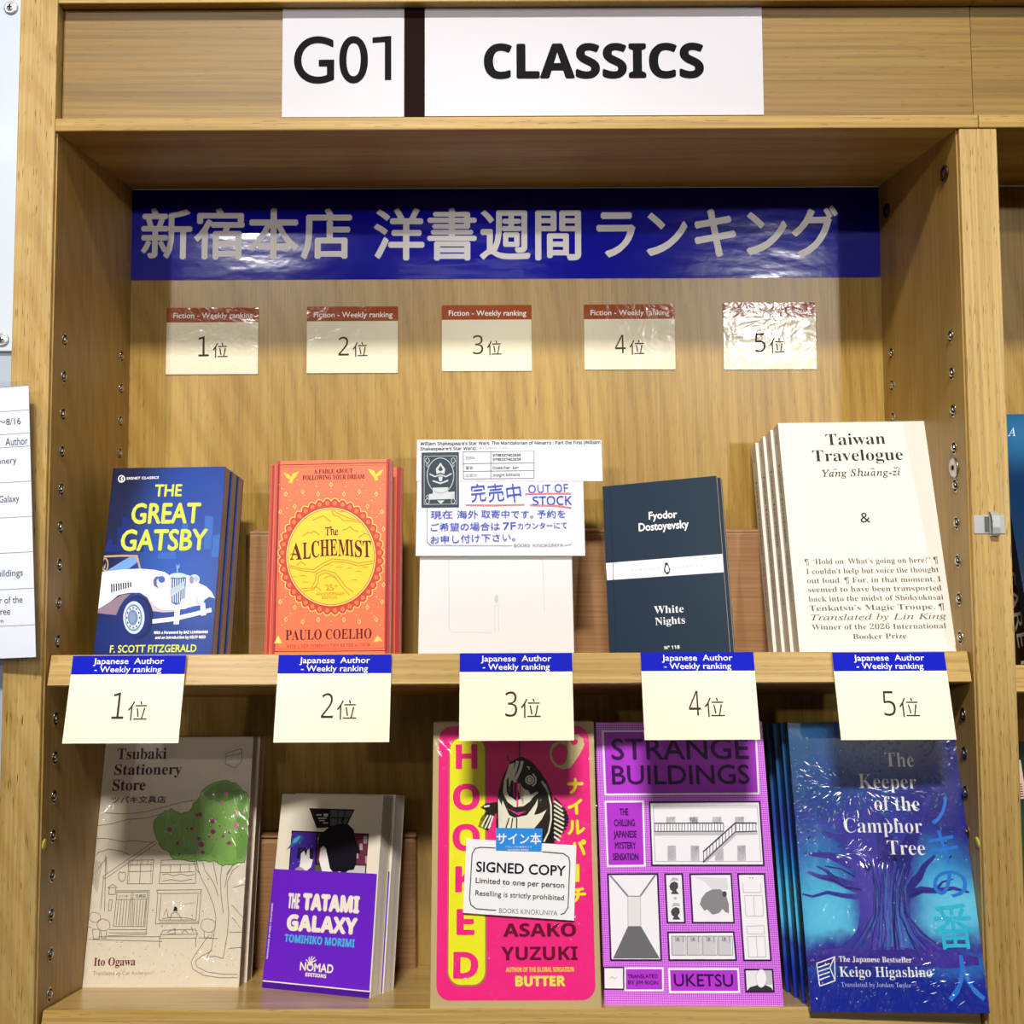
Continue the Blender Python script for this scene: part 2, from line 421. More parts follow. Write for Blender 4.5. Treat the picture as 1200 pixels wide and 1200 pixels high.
# ------------------------------------------------------------------ signs on the header
BLK = mat('040404', .6, .08, name='black_ink'); SIGNW = mat('cbc8cf', .5, name='white_board')
def sign(name, label, loc, w, h):
    t = thing(name, label, 'sign', loc); boxes('board', [(0, w, 0, .0011, 0, h)], [SIGNW], t); return t
g = sign('sign_board', 'square white sign reading G01 on the header', (.1898, .010, .4520), .1046, .0985)
a = Art(g, [(331.6, 6.2), (473.6, 5.6), (473.4, 136.7), (330.3, 137.3)], .1046, .0985)
a.text('lettering', BLK, 'G0', (345, 97), (430.5, 96.5), 53, bold=.012, res=10)
a.poly('lettering', BLK, [(436.5, 44), (458.5, 42), (458.5, 94), (451, 94), (451, 49.5), (436.5, 50.5)], 3); a.build()
g = sign('sign_board', 'wide white sign reading CLASSICS on the header', (.3123, .010, .4524), .2905, .0982)
a = Art(g, [(497.9, 5.4), (892.4, 3.8), (895.2, 134.5), (497.9, 136.1)], .2905, .0982)
a.text('lettering', BLK, 'CLASSICS', (568, 91.5), (824, 90.5), 39, 'b', res=10, bold=.025); a.build()
st = boxes('divider_strip', [(.2947, .3120, .0102, .0112, .4480, .5478)], [mat('1e0d0b', .7, .05, name='dark_strip')])
st['label'] = 'narrow dark brown strip between the two white header signs'; st['category'] = 'strip'

# ------------------------------------------------------------------ banner on the back panel
BN = NT('blue_banner_film'); bnz = BN.noise(BN.mapping((9, 9, 30)), 1, 2); bnf = BN.noise(BN.mapping((60, 60, 110), (.3, .1, .2)), 1, 2)
BNM = BN.done('0909a4', .10, .35, BN.bump(BN.mix(.12, bnz, bnf), .11, .006), 0)
bn = thing('banner', 'long glossy blue banner with white Japanese characters under the upper board', 'banner', (.0013, D-.0006, .3430))
boxes('banner_film', [(0, .7630, 0, .0005, 0, .0932)], [BNM], bn)
a = Art(bn, [(154.7, 222.7), (1030.0, 219.2), (1033.0, 324.9), (152.7, 328.5)], .7640, .0932)
BT = mat('e2dfe0', .35, name='white_vinyl')
a.text('lettering', BT, '\u65b0\u5bbf\u672c\u5e97', (165, 303), (410, 303), 55, bold=.022)
a.text('lettering', BT, '\u6d0b\u66f8\u9031\u9593', (438, 304), (679, 304), 56, bold=.022)
a.text('lettering', BT, '\u30e9\u30f3\u30ad\u30f3\u30b0', (700, 303), (981, 301), 56, bold=.026)
a.build()

# ------------------------------------------------------------------ ranking cards
def laminate(name, col, amt):
    t = NT(name); n1 = t.noise(t.mapping((34, 34, 40)), 1, 3, .6, .4)
    return t.done(col, .16, .34, t.bump(n1, amt*.8, .004), 0)
CREAM1 = laminate('cream_laminate', 'e9e1c6', .35); ORANGE = laminate('orange_laminate', '9c4612', .35)
CREAM2 = mat('fbf3d6', .32, name='cream_card'); BLUEB = mat('0818b8', .5, .1, name='blue_card_band'); WHT = mat('f6f4f0', .45, name='white_ink'); NUM = mat('3a2a1e', .5, name='brown_black_ink')
fic = [(.0383, .2468, .0930, .0678, (195.5, 360.5), 'first'), (.1806, .2474, .0921, .0678, (360, 359.5), 'second'), (.3173, .2489, .0908, .0672, (518, 357.7), 'third'),
       (.4614, .2498, .0920, .0664, (684.3, 357), 'fourth'), (.6025, .2494, .0937, .0680, (847.3, 355), 'fifth')]
cor = [[(195.7, 360.8), (303.1, 360.4), (302.2, 438.3), (194.4, 438.8)], [(360.0, 359.4), (466.4, 359.0), (466.2, 437.0), (359.4, 437.4)],
       [(517.8, 357.8), (622.7, 357.3), (623.1, 434.6), (517.9, 435.0)], [(684.2, 356.9), (790.3, 356.5), (791.5, 432.8), (684.9, 433.3)],
       [(847.0, 354.9), (955.1, 354.4), (957.0, 432.6), (848.4, 433.0)]]
for i, (x, z, w, h, (tx, ty), _) in enumerate(fic):
    t = thing('ranking_card', f'cream card with orange band numbered {i+1} on the back panel', 'card', (x, D-.0012, z), None, 'fiction ranking cards')
    boxes('card', [(0, w, 0, .0006, 0, h)], [CREAM1], t)
    a = Art(t, cor[i], w, h).view(tx, ty, 1)
    k = w/.0930
    a.raw('header_band', ORANGE, [(0, h-.0150), (w, h-.0150), (w, h), (0, h)], 1)
    a.text('header_lettering', WHT, 'Fiction - Weekly ranking', (8*k, 12.5), (101*k, 12.2), 6.2, bold=.015, layer=2)
    a.text('numeral', NUM, str(i+1), (37*k, 57.5), (49.5*k, 57.3), 22, 'ss' if i else 'm', off=-.004, layer=2, res=6)
    a.text('numeral', NUM, '\u4f4d', (54*k, 59), (71.5*k, 58.7), 16.5, layer=2)
    a.build()
RT = Matrix.Rotation(-TILT, 3, 'X')
jc = [(.0222, .0934, 0), (.1920, .0932, 0), (.3415, .0926, .0007), (.4908, .0932, .0007), (.6490, .0928, 0)]
cor = [[(85.8, 768.5), (218.3, 767.9), (208.9, 870.7), (72.8, 871.3)], [(326.7, 767.5), (459.0, 766.9), (456.0, 869.6), (320.2, 870.2)],
       [(538.8, 765.5), (670.2, 764.9), (672.9, 867.6), (538.0, 868.2)], [(750.6, 764.6), (882.7, 764.0), (891.1, 866.6), (755.4, 867.2)],
       [(974.9, 764.6), (1106.4, 764.0), (1120.9, 866.7), (985.8, 867.3)]]
for i, (x, w, dz) in enumerate(jc):
    h = .0687
    t = thing('ranking_card', f'cream card with blue band numbered {i+1} hanging from the middle shelf edge', 'card', (x, -.0099, -.0683+dz), RT, 'shelf edge ranking cards')
    boxes('card', [(0, w, 0, .0008, 0, h)], [CREAM2], t)
    a = Art(t, cor[i], w, h)
    a.raw('header_band', BLUEB, [(0, h-.0150), (w, h-.0150), (w, h), (0, h)], 1)
    f2 = Flat(t); f2.buf = a.buf
    f2.text('header_lettering', WHT, 'Japanese  Author', (17.5, 62.0), (75.5, 62.0), 4.6, bold=.016, layer=2)
    f2.text('header_lettering', WHT, '- Weekly ranking', (19, 55.4), (74, 55.4), 4.6, bold=.016, layer=2)
    f2.text('numeral', NUM, str(i+1), (37.2, 18.5), (47.0, 18.5), 19.5, 'ss' if i else 'm', off=-.006, layer=2, res=6)
    f2.text('numeral', NUM, '\u4f4d', (50.0, 17.3), (66.0, 17.3), 14.5, off=-.004, layer=2)
    a.build()
# ------------------------------------------------------------------ books
def bookrot(lean, yaw):
    return Matrix.Rotation(-TILT, 3, 'X') @ Matrix.Rotation(R(yaw), 3, 'Z') @ Matrix.Rotation(R(-lean), 3, 'X')
def paper(name, col, dark, axis=1, sc=900):
    t = NT(name); n = t.noise(t.mapping(tuple(sc if i == axis else 6 for i in range(3))), 1, 2)
    return t.done(t.ramp(n, [(.35, dark), (.6, col)]), .8, .3)
PAGES = paper('cream_pages', 'e6d6c0', 'c4b096'); PAGEP = paper('pinkish_pages', 'd4b8a6', 'a4887a'); PAGEW = paper('white_pages', 'f0e6dc', 'd8c8ba')
def book(label, group, X, Y, lean, yaw, w, h, t, zs, cover, pages, spine=None, hard=0.0):
    o = thing('book', label, 'book', (X, Y, zs-.27*Y), bookrot(lean, yaw), group)
    c = .0024 if hard else .00045
    ov = hard
    boxes('cover', [(0, w, 0, c, 0, h), (0, c, c, t-c, 0, h, 1), (0, w, t-c, t, 0, h, 1)], [cover, spine or cover], o, .0003 if not hard else .0006)
    boxes('page_block', [(c, w-ov-.0004, c+.00005, t-c-.00005, ov+.0002, h-ov-.0002)], [pages], o)
    return o
def stack(root, lst):
    """more copies standing behind the front one: (step right, step back, extra lean, label)"""
    base = root.matrix_world if False else None
    M3 = root.rotation_euler.to_matrix()
    for dx, dy, dl, lab in lst:
        c = copy_tree(root, lab)
        off = M3 @ Vector((dx, dy, 0)); off.z = 0
        p = Vector(root.location) + off
        zs0 = root.location.z + .27*root.location.y
        c.location = (p.x, p.y, zs0-.27*p.y)
        if dl: c.rotation_euler = (M3 @ Matrix.Rotation(R(-dl), 3, 'X')).to_euler()
def film(root, w, h, t, seed, amt=.10, rays=(.5, .75)):
    n = NT('shrink_film')
    sc = n.mapping((1, 1, 1), (-rays[0]*w, 0, -rays[1]*h))
    sp = n.n('ShaderNodeSeparateXYZ'); n.l(sc, sp.inputs[0])
    at = n.n('ShaderNodeMath', operation='ARCTAN2'); n.l(sp.outputs[0], at.inputs[0]); n.l(sp.outputs[2], at.inputs[1])
    ln = n.n('ShaderNodeVectorMath', operation='LENGTH'); n.l(sc, ln.inputs[0])
    cb_ = n.n('ShaderNodeCombineXYZ'); n.l(at.outputs[0], cb_.inputs[0]); n.l(ln.outputs['Value'], cb_.inputs[1]); cb_.inputs[2].default_value = seed
    mp = n.n('ShaderNodeMapping'); mp.inputs['Scale'].default_value = (20, 30, 1); n.l(cb_.outputs[0], mp.inputs[0])
    nz = n.noise(mp.outputs[0], 1, 3, .6, .3)
    bp = n.bump(nz, 1.0, .011)
    tr = n.n('ShaderNodeBsdfTransparent'); gl = n.n('ShaderNodeBsdfGlossy'); gl.inputs['Roughness'].default_value = .12
    n.l(bp, gl.inputs['Normal'])
    mx = n.n('ShaderNodeMixShader'); mx.inputs[0].default_value = amt
    n.l(tr.outputs[0], mx.inputs[1]); n.l(gl.outputs[0], mx.inputs[2]); n.l(mx.outputs[0], n.t.nodes['Material Output'].inputs[0])
    e = .0006; V = []
    for y in (-e, t+e): V += [(-e, y, .0002), (w+e, y, .0002), (w+e, y, h+e), (-e, y, h+e)]
    F = [(0, 1, 2, 3), (1, 5, 6, 2), (4, 0, 3, 7), (3, 2, 6, 7)]
    me = bpy.data.meshes.new('shrink_wrap'); me.from_pydata(V, [], F); me.update()
    return link('shrink_wrap', me, root, [n.m])
GLINT = None
def wrinkles(root, strokes, t):
    """small creases of the shrink film: narrow facets turned to glint, a little off the cover, strokes (x, z, angle, length)"""
    global GLINT
    if GLINT is None:
        n = NT('glint_crease'); tr = n.n('ShaderNodeBsdfTransparent'); gl = n.n('ShaderNodeBsdfGlossy'); gl.inputs['Roughness'].default_value = .16
        mx = n.n('ShaderNodeMixShader'); mx.inputs[0].default_value = .035
        n.l(tr.outputs[0], mx.inputs[1]); n.l(gl.outputs[0], mx.inputs[2]); n.l(mx.outputs[0], n.t.nodes['Material Output'].inputs[0]); GLINT = n.m
    M3 = root.rotation_euler.to_matrix(); Mi = M3.transposed(); V, F = [], []
    for x, z, ang, ln_ in strokes:      # glints set by shape: each crease is tilted to mirror the lamp into camera
        pw = root.location + M3 @ Vector((x, 0, z))
        h_ = (Vector((.37, -.85, .15))-pw).normalized() + (Vector((.20+random.uniform(-.3, .3), -2.42, 2.62))-pw).normalized()
        h_ = (h_.normalized() + Vector((random.gauss(0, .03), random.gauss(0, .03), random.gauss(0, .03)))).normalized()
        nn = (Mi @ h_).normalized()
        d = Vector((math.cos(ang), 0, math.sin(ang))); d = (d-nn*d.dot(nn)).normalized(); b = nn.cross(d)
        c = Vector((x, -.0016, z)); k = len(V); wd = random.uniform(.00008, .00024)
        V += [tuple(c-d*ln_/2), tuple(c+b*wd), tuple(c+d*ln_/2), tuple(c-b*wd)]; F.append((k, k+1, k+2, k+3))
    me = bpy.data.meshes.new('glint_crease'); me.from_pydata(V, [], F); me.update()
    return link('glint_crease', me, root, [GLINT])
def painted(name, base, blobs, rough=.3, coat=.0, nz=None):
    """printed picture ground: soft colour fields (x, z, rx, rz, colour, softness) in metres on the cover"""
    t = NT(name); sp = t.n('ShaderNodeSeparateXYZ')
    vec = t.co
    if nz:
        nn = t.n('ShaderNodeTexNoise'); nn.inputs['Scale'].default_value = nz[0]; nn.inputs['Detail'].default_value = 4; t.l(t.co, nn.inputs['Vector'])
        mm = t.n('ShaderNodeVectorMath', operation='SUBTRACT'); t.l(nn.outputs['Color'], mm.inputs[0]); mm.inputs[1].default_value = (.5, .5, .5)
        sl = t.n('ShaderNodeVectorMath', operation='SCALE'); sl.inputs['Scale'].default_value = nz[1]; t.l(mm.outputs[0], sl.inputs[0])
        ad = t.n('ShaderNodeVectorMath', operation='ADD'); t.l(t.co, ad.inputs[0]); t.l(sl.outputs[0], ad.inputs[1]); vec = ad.outputs[0]
    col = base
    for x, z, rx, rz, c, soft in blobs:
        mp = t.n('ShaderNodeMapping'); mp.inputs['Scale'].default_value = (1/rx, 0, 1/rz); mp.inputs['Location'].default_value = (-x/rx, 0, -z/rz)
        t.l(vec, mp.inputs[0]); ln = t.n('ShaderNodeVectorMath', operation='LENGTH'); t.l(mp.outputs[0], ln.inputs[0])
        mr = t.n('ShaderNodeMapRange', interpolation_type='SMOOTHSTEP'); mr.inputs['From Min'].default_value = 1-soft; mr.inputs['From Max'].default_value = 1+soft
        mr.inputs['To Min'].default_value = 1; mr.inputs['To Max'].default_value = 0; t.l(ln.outputs['Value'], mr.inputs['Value'])
        col = t.mix(mr.outputs[0], col, c)
    return t.done(col, rough, .28, None, coat)

# ---- blue paperback with the vintage car
GW, GH = .1043, .1704
cov = painted('car_book_cover', '08206e', [(.012, .165, .040, .05, '040e2e', .8), (.0, .06, .03, .12, '061340', .9), (.070, .075, .036, .075, '2054b0', .8), (.085, .14, .04, .045, '143e98', .9), (.03, .02, .05, .022, '0a2470', .8)], .28)
g = book('blue paperback with a white vintage car, front copy of its stack', 'blue car paperbacks', .0205, .0538, -1.8, -2.4, GW, GH, .0158, ZM, cov, PAGEP, mat('060c24', .35))
stack(g, [(.0012, .0168, .4, 'second blue car paperback, standing just behind the front copy'), (.0022, .0336, .6, 'rearmost blue car paperback at the back of its stack')])
a = Art(g, [(132.9, 548.7), (264.4, 546.6), (247.6, 771.5), (108.8, 772.6)], GW, GH).view(60, 530, 4.8)
YG = mat('ccd64a', .35); CW = mat('e9e5ee', .35); MAU = mat('8d7688', .4); LMAU = mat('c4b4c2', .4); NAVY = mat('0c1e4e', .35); TAN = mat('b89a78', .4); SKYB = mat('6f9bd6', .35); STB = mat('5f86ac', .4); SLV = mat('c9d0e2', .35)
sk = mat('0b2472', .3); sk2 = mat('2f63b4', .3)
for q in ([(300, 560), (318, 490), (345, 490), (345, 520), (372, 520), (372, 425), (400, 425), (400, 365), (428, 365), (440, 560)], [(470, 560), (470, 500), (520, 500), (520, 560)]): a.poly('skyline', sk, q)
for q in ([(865, 355), (912, 362), (905, 545), (858, 545)], [(735, 400), (770, 400), (765, 520), (735, 520)], [(905, 470), (950, 460), (940, 590), (900, 590)], [(600, 600), (700, 600), (700, 560), (640, 560), (600, 575)]): a.poly('skyline', sk2, q)
a.ring('publisher_mark', WHT, 396, 150, 17, 18, 6); a.line('publisher_mark', WHT, [(404, 136), (394, 148), (402, 154), (390, 166)], 5, 3)
a.text('publisher_mark', WHT, 'SIGNET CLASSICS', (425, 154), (605, 149), 13, bold=.03)
a.text('title_lettering', YG, 'THE', (582, 248), (731, 246), 64, bold=.035)
a.text('title_lettering', YG, 'GREAT', (450, 400), (832, 396), 108, bold=.035)
a.text('title_lettering', YG, 'GATSBY', (390, 552), (870, 548), 112, bold=.035)
a.text('author_lettering', YG, 'F. SCOTT FITZGERALD', (330, 1127), (815, 1122), 40, bold=.03)
a.text('author_lettering', WHT, 'With a Foreword by BAZ LUHRMANN', (577, 1022), (880, 1018), 15, 'ss', bold=.05)
a.text('author_lettering', WHT, 'and an Introduction by KILEY REID', (585, 1050), (868, 1046), 15, 'ss', bold=.05)
P = 'car_illustration'
a.poly(P, SKYB, [(310, 668), (400, 612), (440, 590), (486, 590), (492, 612), (425, 664)], 1)
a.line(P, TAN, [(290, 587), (400, 582), (482, 584), (500, 655)], 11, 2)
a.ring(P, TAN, 303, 632, 16, 34, 7); a.line(P, TAN, [(285, 660), (303, 632), (300, 655)], 7)
a.poly(P, CW, [(284, 672), (410, 659), (500, 655), (580, 661), (640, 674), (665, 692), (770, 690), (830, 736), (872, 755), (902, 785), (921, 822), (890, 812), (862, 830), (850, 858), (800, 866), (745, 882), (700, 884), (655, 888), (620, 885), (575, 858), (540, 815), (500, 790), (440, 790), (380, 802), (330, 842), (262, 882)], 2)
a.poly(P, MAU, [(262, 882), (330, 842), (395, 803), (450, 794), (412, 828), (385, 870), (366, 916), (320, 912), (262, 905)], 3)
a.poly(P, LMAU, [(540, 815), (575, 858), (620, 885), (655, 888), (710, 884), (690, 897), (630, 901), (572, 893), (556, 850)], 3)
a.poly(P, NAVY, a.ellp(490, 925, 84, 122, 32), 4); a.poly(P, sk, a.ellp(478, 928, 76, 112, 32), 5)
a.ell(P, SLV, 466, 930, 60, 92, 6, 32); a.ell(P, STB, 464, 931, 48, 76, 7, 30); a.ell(P, SLV, 463, 931, 42, 66, 8); a.ell(P, STB, 460, 930, 28, 44, 9); a.ell(P, mat('7f93b4', .4), 458, 930, 18, 30, 10)
for k_ in range(12): a.ell(P, NAVY, 463+36*math.cos(k_*.5236), 931+56*math.sin(k_*.5236), 4, 6, 10, 8)
for k_ in range(9):
    x = 340+13.3*k_; hh = 24-1.3*k_; a.poly(P, NAVY, [(x-4, 765-2.6*k_-hh), (x+4, 765-2.6*k_-hh), (x+5, 765-2.6*k_+hh), (x-2, 765-2.6*k_+hh)], 4)
a.ell(P, SLV, 606, 732, 33, 37, 4); a.poly(P, mat('5b5f96', .4), [(610, 700), (590, 698), (574, 720), (578, 750), (605, 766), (594, 745), (594, 720)], 5); a.ell(P, mat('3f62b4', .4), 622, 715, 19, 19, 6)
a.ell(P, SLV, 806, 715, 30, 28, 4); a.ell(P, mat('8d8cae', .4), 790, 718, 12, 22, 5); a.ell(P, mat('a5b7d8', .4), 815, 712, 12, 16, 5)
a.poly(P, mat('39689c', .4), [(668, 705), (762, 703), (752, 842), (702, 862), (668, 842)], 5)
for k_ in range(7): a.line(P, CW, [(676+12.6*k_, 712), (675+11.8*k_, 848-abs(k_-3)*2)], 4, 6)
a.poly(P, mat('b7cfe0', .4), [(672, 770), (752, 725), (752, 762), (672, 815)], 6)
a.line(P, CW, [(668, 705), (668, 845), (702, 864), (754, 843), (764, 703)], 6, 6); a.ell(P, mat('b9d2d2', .4), 714, 693, 46, 14, 7)
a.poly(P, SKYB, [(708, 688), (702, 625), (712, 640), (724, 625), (722, 650), (714, 656), (716, 688)], 6)
a.line(P, CW, [(570, 952), (690, 938), (800, 912), (902, 886)], 24, 6); a.line(P, CW, [(712, 868), (704, 968)], 30, 7); a.line(P, CW, [(852, 848), (858, 918)], 28, 7)
a.ell(P, CW, 750, 852, 24, 30, 7); a.ell(P, LMAU, 832, 832, 16, 24, 7); a.ell(P, CW, 838, 830, 14, 20, 8)
a.build()

# ---- coral paperback with the sun
AW, AH = .1040, .1713
COR = mat('ee7450', .38); MAR = mat('a83a3c', .38); SUN = mat('f6c83c', .38); DKR = mat('c8442e', .4); DKM = mat('5a1620', .45); OCH = mat('c08a24', .45); LYE = mat('f4d070', .4)
g = book('coral paperback with a yellow sun disc, front copy of its stack', 'coral sun paperbacks', .1758, .0474, -7.7, -2.8, AW, AH, .0125, ZM, COR, PAGEW, MAR)
CA = [(323.4, 540.3), (458.6, 537.9), (456.3, 769.7), (316.1, 770.9)]
a = Art(g, CA, AW, AH)
a.raw('cover_border', MAR, [(0.0004, 0), (.0040, 0), (.0040, AH), (.0004, AH)], 1)
a.raw('cover_border', mat('e2603e', .38), [(0.0012, 0), (.0018, 0), (.0018, AH), (.0012, AH)], 2)
a.raw('cover_border#b', MAR, [(AW-.0042, 0), (AW-.0002, 0), (AW-.0002, AH), (AW-.0042, AH)], 1)
parts = a.build()
stack(g, [(-.0085, .0132, 0, 'second coral sun paperback, peeping out on the left behind the front copy'), (.0050, .0262, .8, 'rearmost coral sun paperback, its edge showing right of the front copy')])
a = Art(g, CA, AW, AH).view(280, 490, 4)
a.line('frame_lines', DKM, [(187, 220), (702, 208), (690, 1090), (168, 1094)], 3, 2, True); a.line('frame_lines', DKR, [(196, 230), (692, 219), (681, 1078), (178, 1083)], 2, 2, True)
a.text('top_lettering', DKM, 'A FABLE ABOUT', (352, 260), (533, 256), 20, 'sb', bold=.01)
a.text('top_lettering', DKM, 'FOLLOWING YOUR DREAM', (298, 290), (588, 284), 21, 'sb', bold=.01)
def bird(cx, cy, s, k_):
    a.poly('bird_motif'+k_, SUN, [(cx+s*x, cy+y) for x, y in ((-36, -22), (-14, -12), (0, 2), (8, -16), (38, -26), (26, -6), (10, 14), (4, 32), (-14, 26), (-4, 14), (-22, 4))], 3)
bird(245, 275, 1, ''); bird(642, 262, -1, '#b')
cx, cy = 432, 650
pts = []
for k_ in range(160):
    t_ = 2*math.pi*k_/160; r_ = 1.0+.055*abs(math.sin(20*t_))
    pts.append((cx+238*r_*math.cos(t_), cy+262*r_*math.sin(t_)))
a.poly('sun_emblem', DKR, pts, 1); a.line('sun_emblem', LYE, pts, 4, 2, True)
for k_ in range(40):
    t_ = 2*math.pi*(k_+.5)/40; a.ell('sun_emblem', COR, cx+229*math.cos(t_), cy+252*math.sin(t_), 10, 11, 2, 10)
a.ell('sun_emblem', MAR, cx, cy, 214, 236, 2, 64); a.ell('sun_emblem', LYE, cx, cy, 210, 231, 3, 64); a.ell('sun_emblem', COR, cx, cy, 205, 226, 4, 64); a.ell('sun_emblem', SUN, cx, cy, 201, 222, 5, 64)
def L(pts, wd=4): a.line('sun_emblem', OCH, pts, wd, 6)
L([(345, 480), (370, 468), (395, 458), (415, 472), (430, 485)]); L([(300, 552), (325, 535), (340, 540), (352, 528), (378, 548)]); L([(485, 525), (505, 520), (520, 508), (535, 522), (560, 532)])
L([(435, 430), (445, 455), (470, 462), (490, 480), (530, 482), (570, 490)]); L([(445, 432), (460, 445), (490, 458), (520, 470), (565, 480)]); L([(560, 560), (590, 540), (610, 548)])
L([(235, 690), (290, 705), (350, 710), (395, 680), (440, 660), (500, 665), (560, 680), (630, 670)]); L([(240, 700), (300, 716), (355, 722), (400, 692), (445, 672), (505, 677), (560, 692), (628, 682)])
L([(290, 800), (340, 795), (360, 760), (362, 730), (400, 712), (450, 725), (480, 760), (500, 790), (535, 815)]); L([(300, 812), (350, 805), (372, 770), (374, 738), (405, 724), (445, 737), (470, 772), (490, 800), (520, 830)])
L([(398, 752), (425, 738), (455, 750)]); L([(270, 690), (292, 672), (312, 688)]); L([(340, 800), (362, 790), (385, 806)])
for x, y in ((300, 470), (470, 700), (520, 705), (560, 720), (300, 740), (310, 770), (540, 760), (260, 745), (480, 440), (500, 640), (420, 690), (590, 700)): L([(x-14, y), (x, y-3), (x+16, y)], 3)
a.text('title_lettering', DKM, 'The', (404, 549), (465, 548), 37, 'sl', bold=.02, layer=8)
ys = (664, 660, 653, 647, 645, 646, 648, 651, 652)
xs = ((240, 296), (300, 337), (341, 378), (382, 424), (428, 462), (466, 518), (522, 540), (545, 578), (582, 620))
for ch, y, (x0, x1) in zip('ALCHEMIST', ys, xs): a.text('title_lettering', DKM, ch, (x0, y), (x1, y-2), 76, 'sb', bold=.004, layer=8)
L([(240, 640), (256, 634), (274, 640)], 6)
a.text('edition_lettering', OCH, '25', (403, 808), (445, 807), 28, 'sl', bold=.02, layer=7); a.text('edition_lettering', OCH, 'th', (449, 793), (464, 792), 12, 'sb', layer=7)
a.text('edition_lettering', OCH, 'ANNIVERSARY', (362, 831), (495, 829), 13, 'ss', bold=.03, layer=7); a.text('edition_lettering', OCH, 'EDITION', (390, 848), (460, 847), 12, 'ss', bold=.03, layer=7)
for k_ in range(28):
    t_ = 2*math.pi*k_/28
    for j_, r_ in enumerate((1.27, 1.42, 1.58, 1.72)):
        x, y = cx+215*r_*math.cos(t_), cy+238*r_*math.sin(t_)
        if not (190 < x < 690 and 305 < y < 975): continue
        if (j_+k_) % 2 == 0: a.line('ray_motif', LYE, [(x-7, y), (x, y-10), (x+7, y), (x, y+10)], 3, 2, True)
        else:
            a.ell('ray_motif', LYE, x, y, 2.6, 2.6, 2, 6)
            a.ell('ray_motif', LYE, cx+(x-cx)*1.06, cy+(y-cy)*1.06, 2, 2, 2, 6)
random.seed(4)
for k_ in range(130):
    x, y = random.uniform(200, 685), random.uniform(310, 975)
    if ((x-cx)/262)**2+((y-cy)/290)**2 > 1.05: a.ell('ray_motif', LYE, x, y, 1.8, 1.8, 2, 6)
a.text('author_lettering', DKM, 'PAULO COELHO', (218, 1040), (622, 1032), 46, 'sb', bold=.0)
a.text('author_lettering', MAR, 'WITH A NEW INTRODUCTION BY THE AUTHOR', (222, 1077), (616, 1069), 15, 'sb')
for q, k_ in (([(165, 1056), (184, 1018), (203, 1055)], ''), ([(630, 1049), (650, 1018), (668, 1047)], '#b'), ([(650, 1049), (660, 1026), (672, 1046)], '#b')): a.poly('pyramid_motif'+k_, LYE, q, 3)
a.build()

# ---- blank white placard with the out-of-stock card
PW = NT('white_card_stock'); PWM = PW.done('d6d4d4', .6, .2)
wl = thing('placard', 'blank white card dummy standing on the middle shelf under the out-of-stock note', 'placard', (.3031, .0567, ZM-.27*.0567), bookrot(-2, 1.1))
boxes('card_sleeve', [(0, .1368, 0, .012, 0, .175)], [PWM], wl, .0006)
a = Art(wl, [(494.4, 529.9), (667.3, 530.1), (673.1, 770.7), (489.8, 771.3)], .1368, .185).view(470, 490, 4)
EMB = mat('bcbaba', .6)
a.line('embossed_outline', EMB, [(430, 1005), (240, 1004), (226, 990), (224, 670), (232, 660), (650, 658), (664, 668), (672, 910)], 2.5, 1)
a.line('embossed_outline', EMB, [(440, 1000), (438, 880), (456, 876), (458, 1000)], 2, 1); a.ell('embossed_outline', mat('bdbcbc', .5), 447, 848, 9, 20, 2)
a.build()
oc = thing('notice_card', 'white out-of-stock notice with blue handwriting on the blank placard', 'card', (.3031, .0567, ZM-.27*.0567), bookrot(-2, 1.1))
CARDW = mat('d6d4dc', .6)
boxes('card', [(-.0035, .1483, -.0045, -.0040, .0885, .1952)], [CARDW], oc); boxes('printed_slip', [(-.0042, .1662, -.0052, -.0047, .1567, .1955)], [CARDW], oc)
a = Art(oc, [(494.4, 529.9), (667.3, 530.1), (673.1, 770.7), (489.8, 771.3)], .1368, .185, -.0053).view(470, 490, 4)
INK = mat('0e0e12', .6); GRY = mat('77777e', .6); BLU = mat('2443b4', .5); RED = mat('ea6e76', .5)
a.text('slip_lettering', INK, "William Shakespeare's Star Wars: The Mandalorian of Nevarro : Part the First (William", (92, 134), (930, 128), 15, 'ss', bold=.04)
a.text('slip_lettering', INK, "Shakespeare's Star Wars)", (92, 158), (350, 155), 14, 'ss', bold=.04); a.text('slip_lettering', GRY, 'No Edition  -US-', (364, 153), (500, 151), 12, 'ss')
for q in ([(292, 165), (622, 160)], [(292, 220), (622, 216)], [(292, 256), (622, 252)], [(293, 291), (622, 288)], [(292, 165), (293, 291)], [(420, 163), (420, 290)], [(622, 160), (622, 288)]): a.line('slip_table', GRY, q, 4, 2)
for s_, p0, p1, c_, b_ in (('ISBN', (303, 200), (345, 199), 13, .02), ('9798337402659', (430, 187), (560, 185), 12, .05), ('9798337402659', (430, 207), (560, 205), 12, .05), ('\u8457\u8005', (303, 248), (338, 247), 16, 0), ('Doescher, Ian', (430, 246), (549, 244), 13, .03), ('\u51fa\u7248\u793e', (303, 283), (357, 282), 15, 0), ('Insight Editions', (430, 280), (555, 277), 13, .03)):
    a.text('slip_lettering', INK if b_ > .02 else mat('5c5c62', .5), s_, p0, p1, c_, 'ss' if ord(s_[0]) < 128 else '', bold=b_)
SLT = mat('20303c', .5); ORN = mat('b9bec2', .5)
T_ = 'book_thumbnail'
a.poly(T_, SLT, [(97, 168), (272, 165), (272, 422), (97, 424)], 2)
a.ring(T_, ORN, 186, 275, 62, 82, 3, 3); a.line(T_, ORN, [(110, 185), (262, 183), (262, 408), (110, 410)], 2, 3, True)
a.poly(T_, ORN, [(150, 332), (222, 330), (222, 352), (252, 350), (252, 384), (132, 388), (132, 362), (150, 360)], 3)
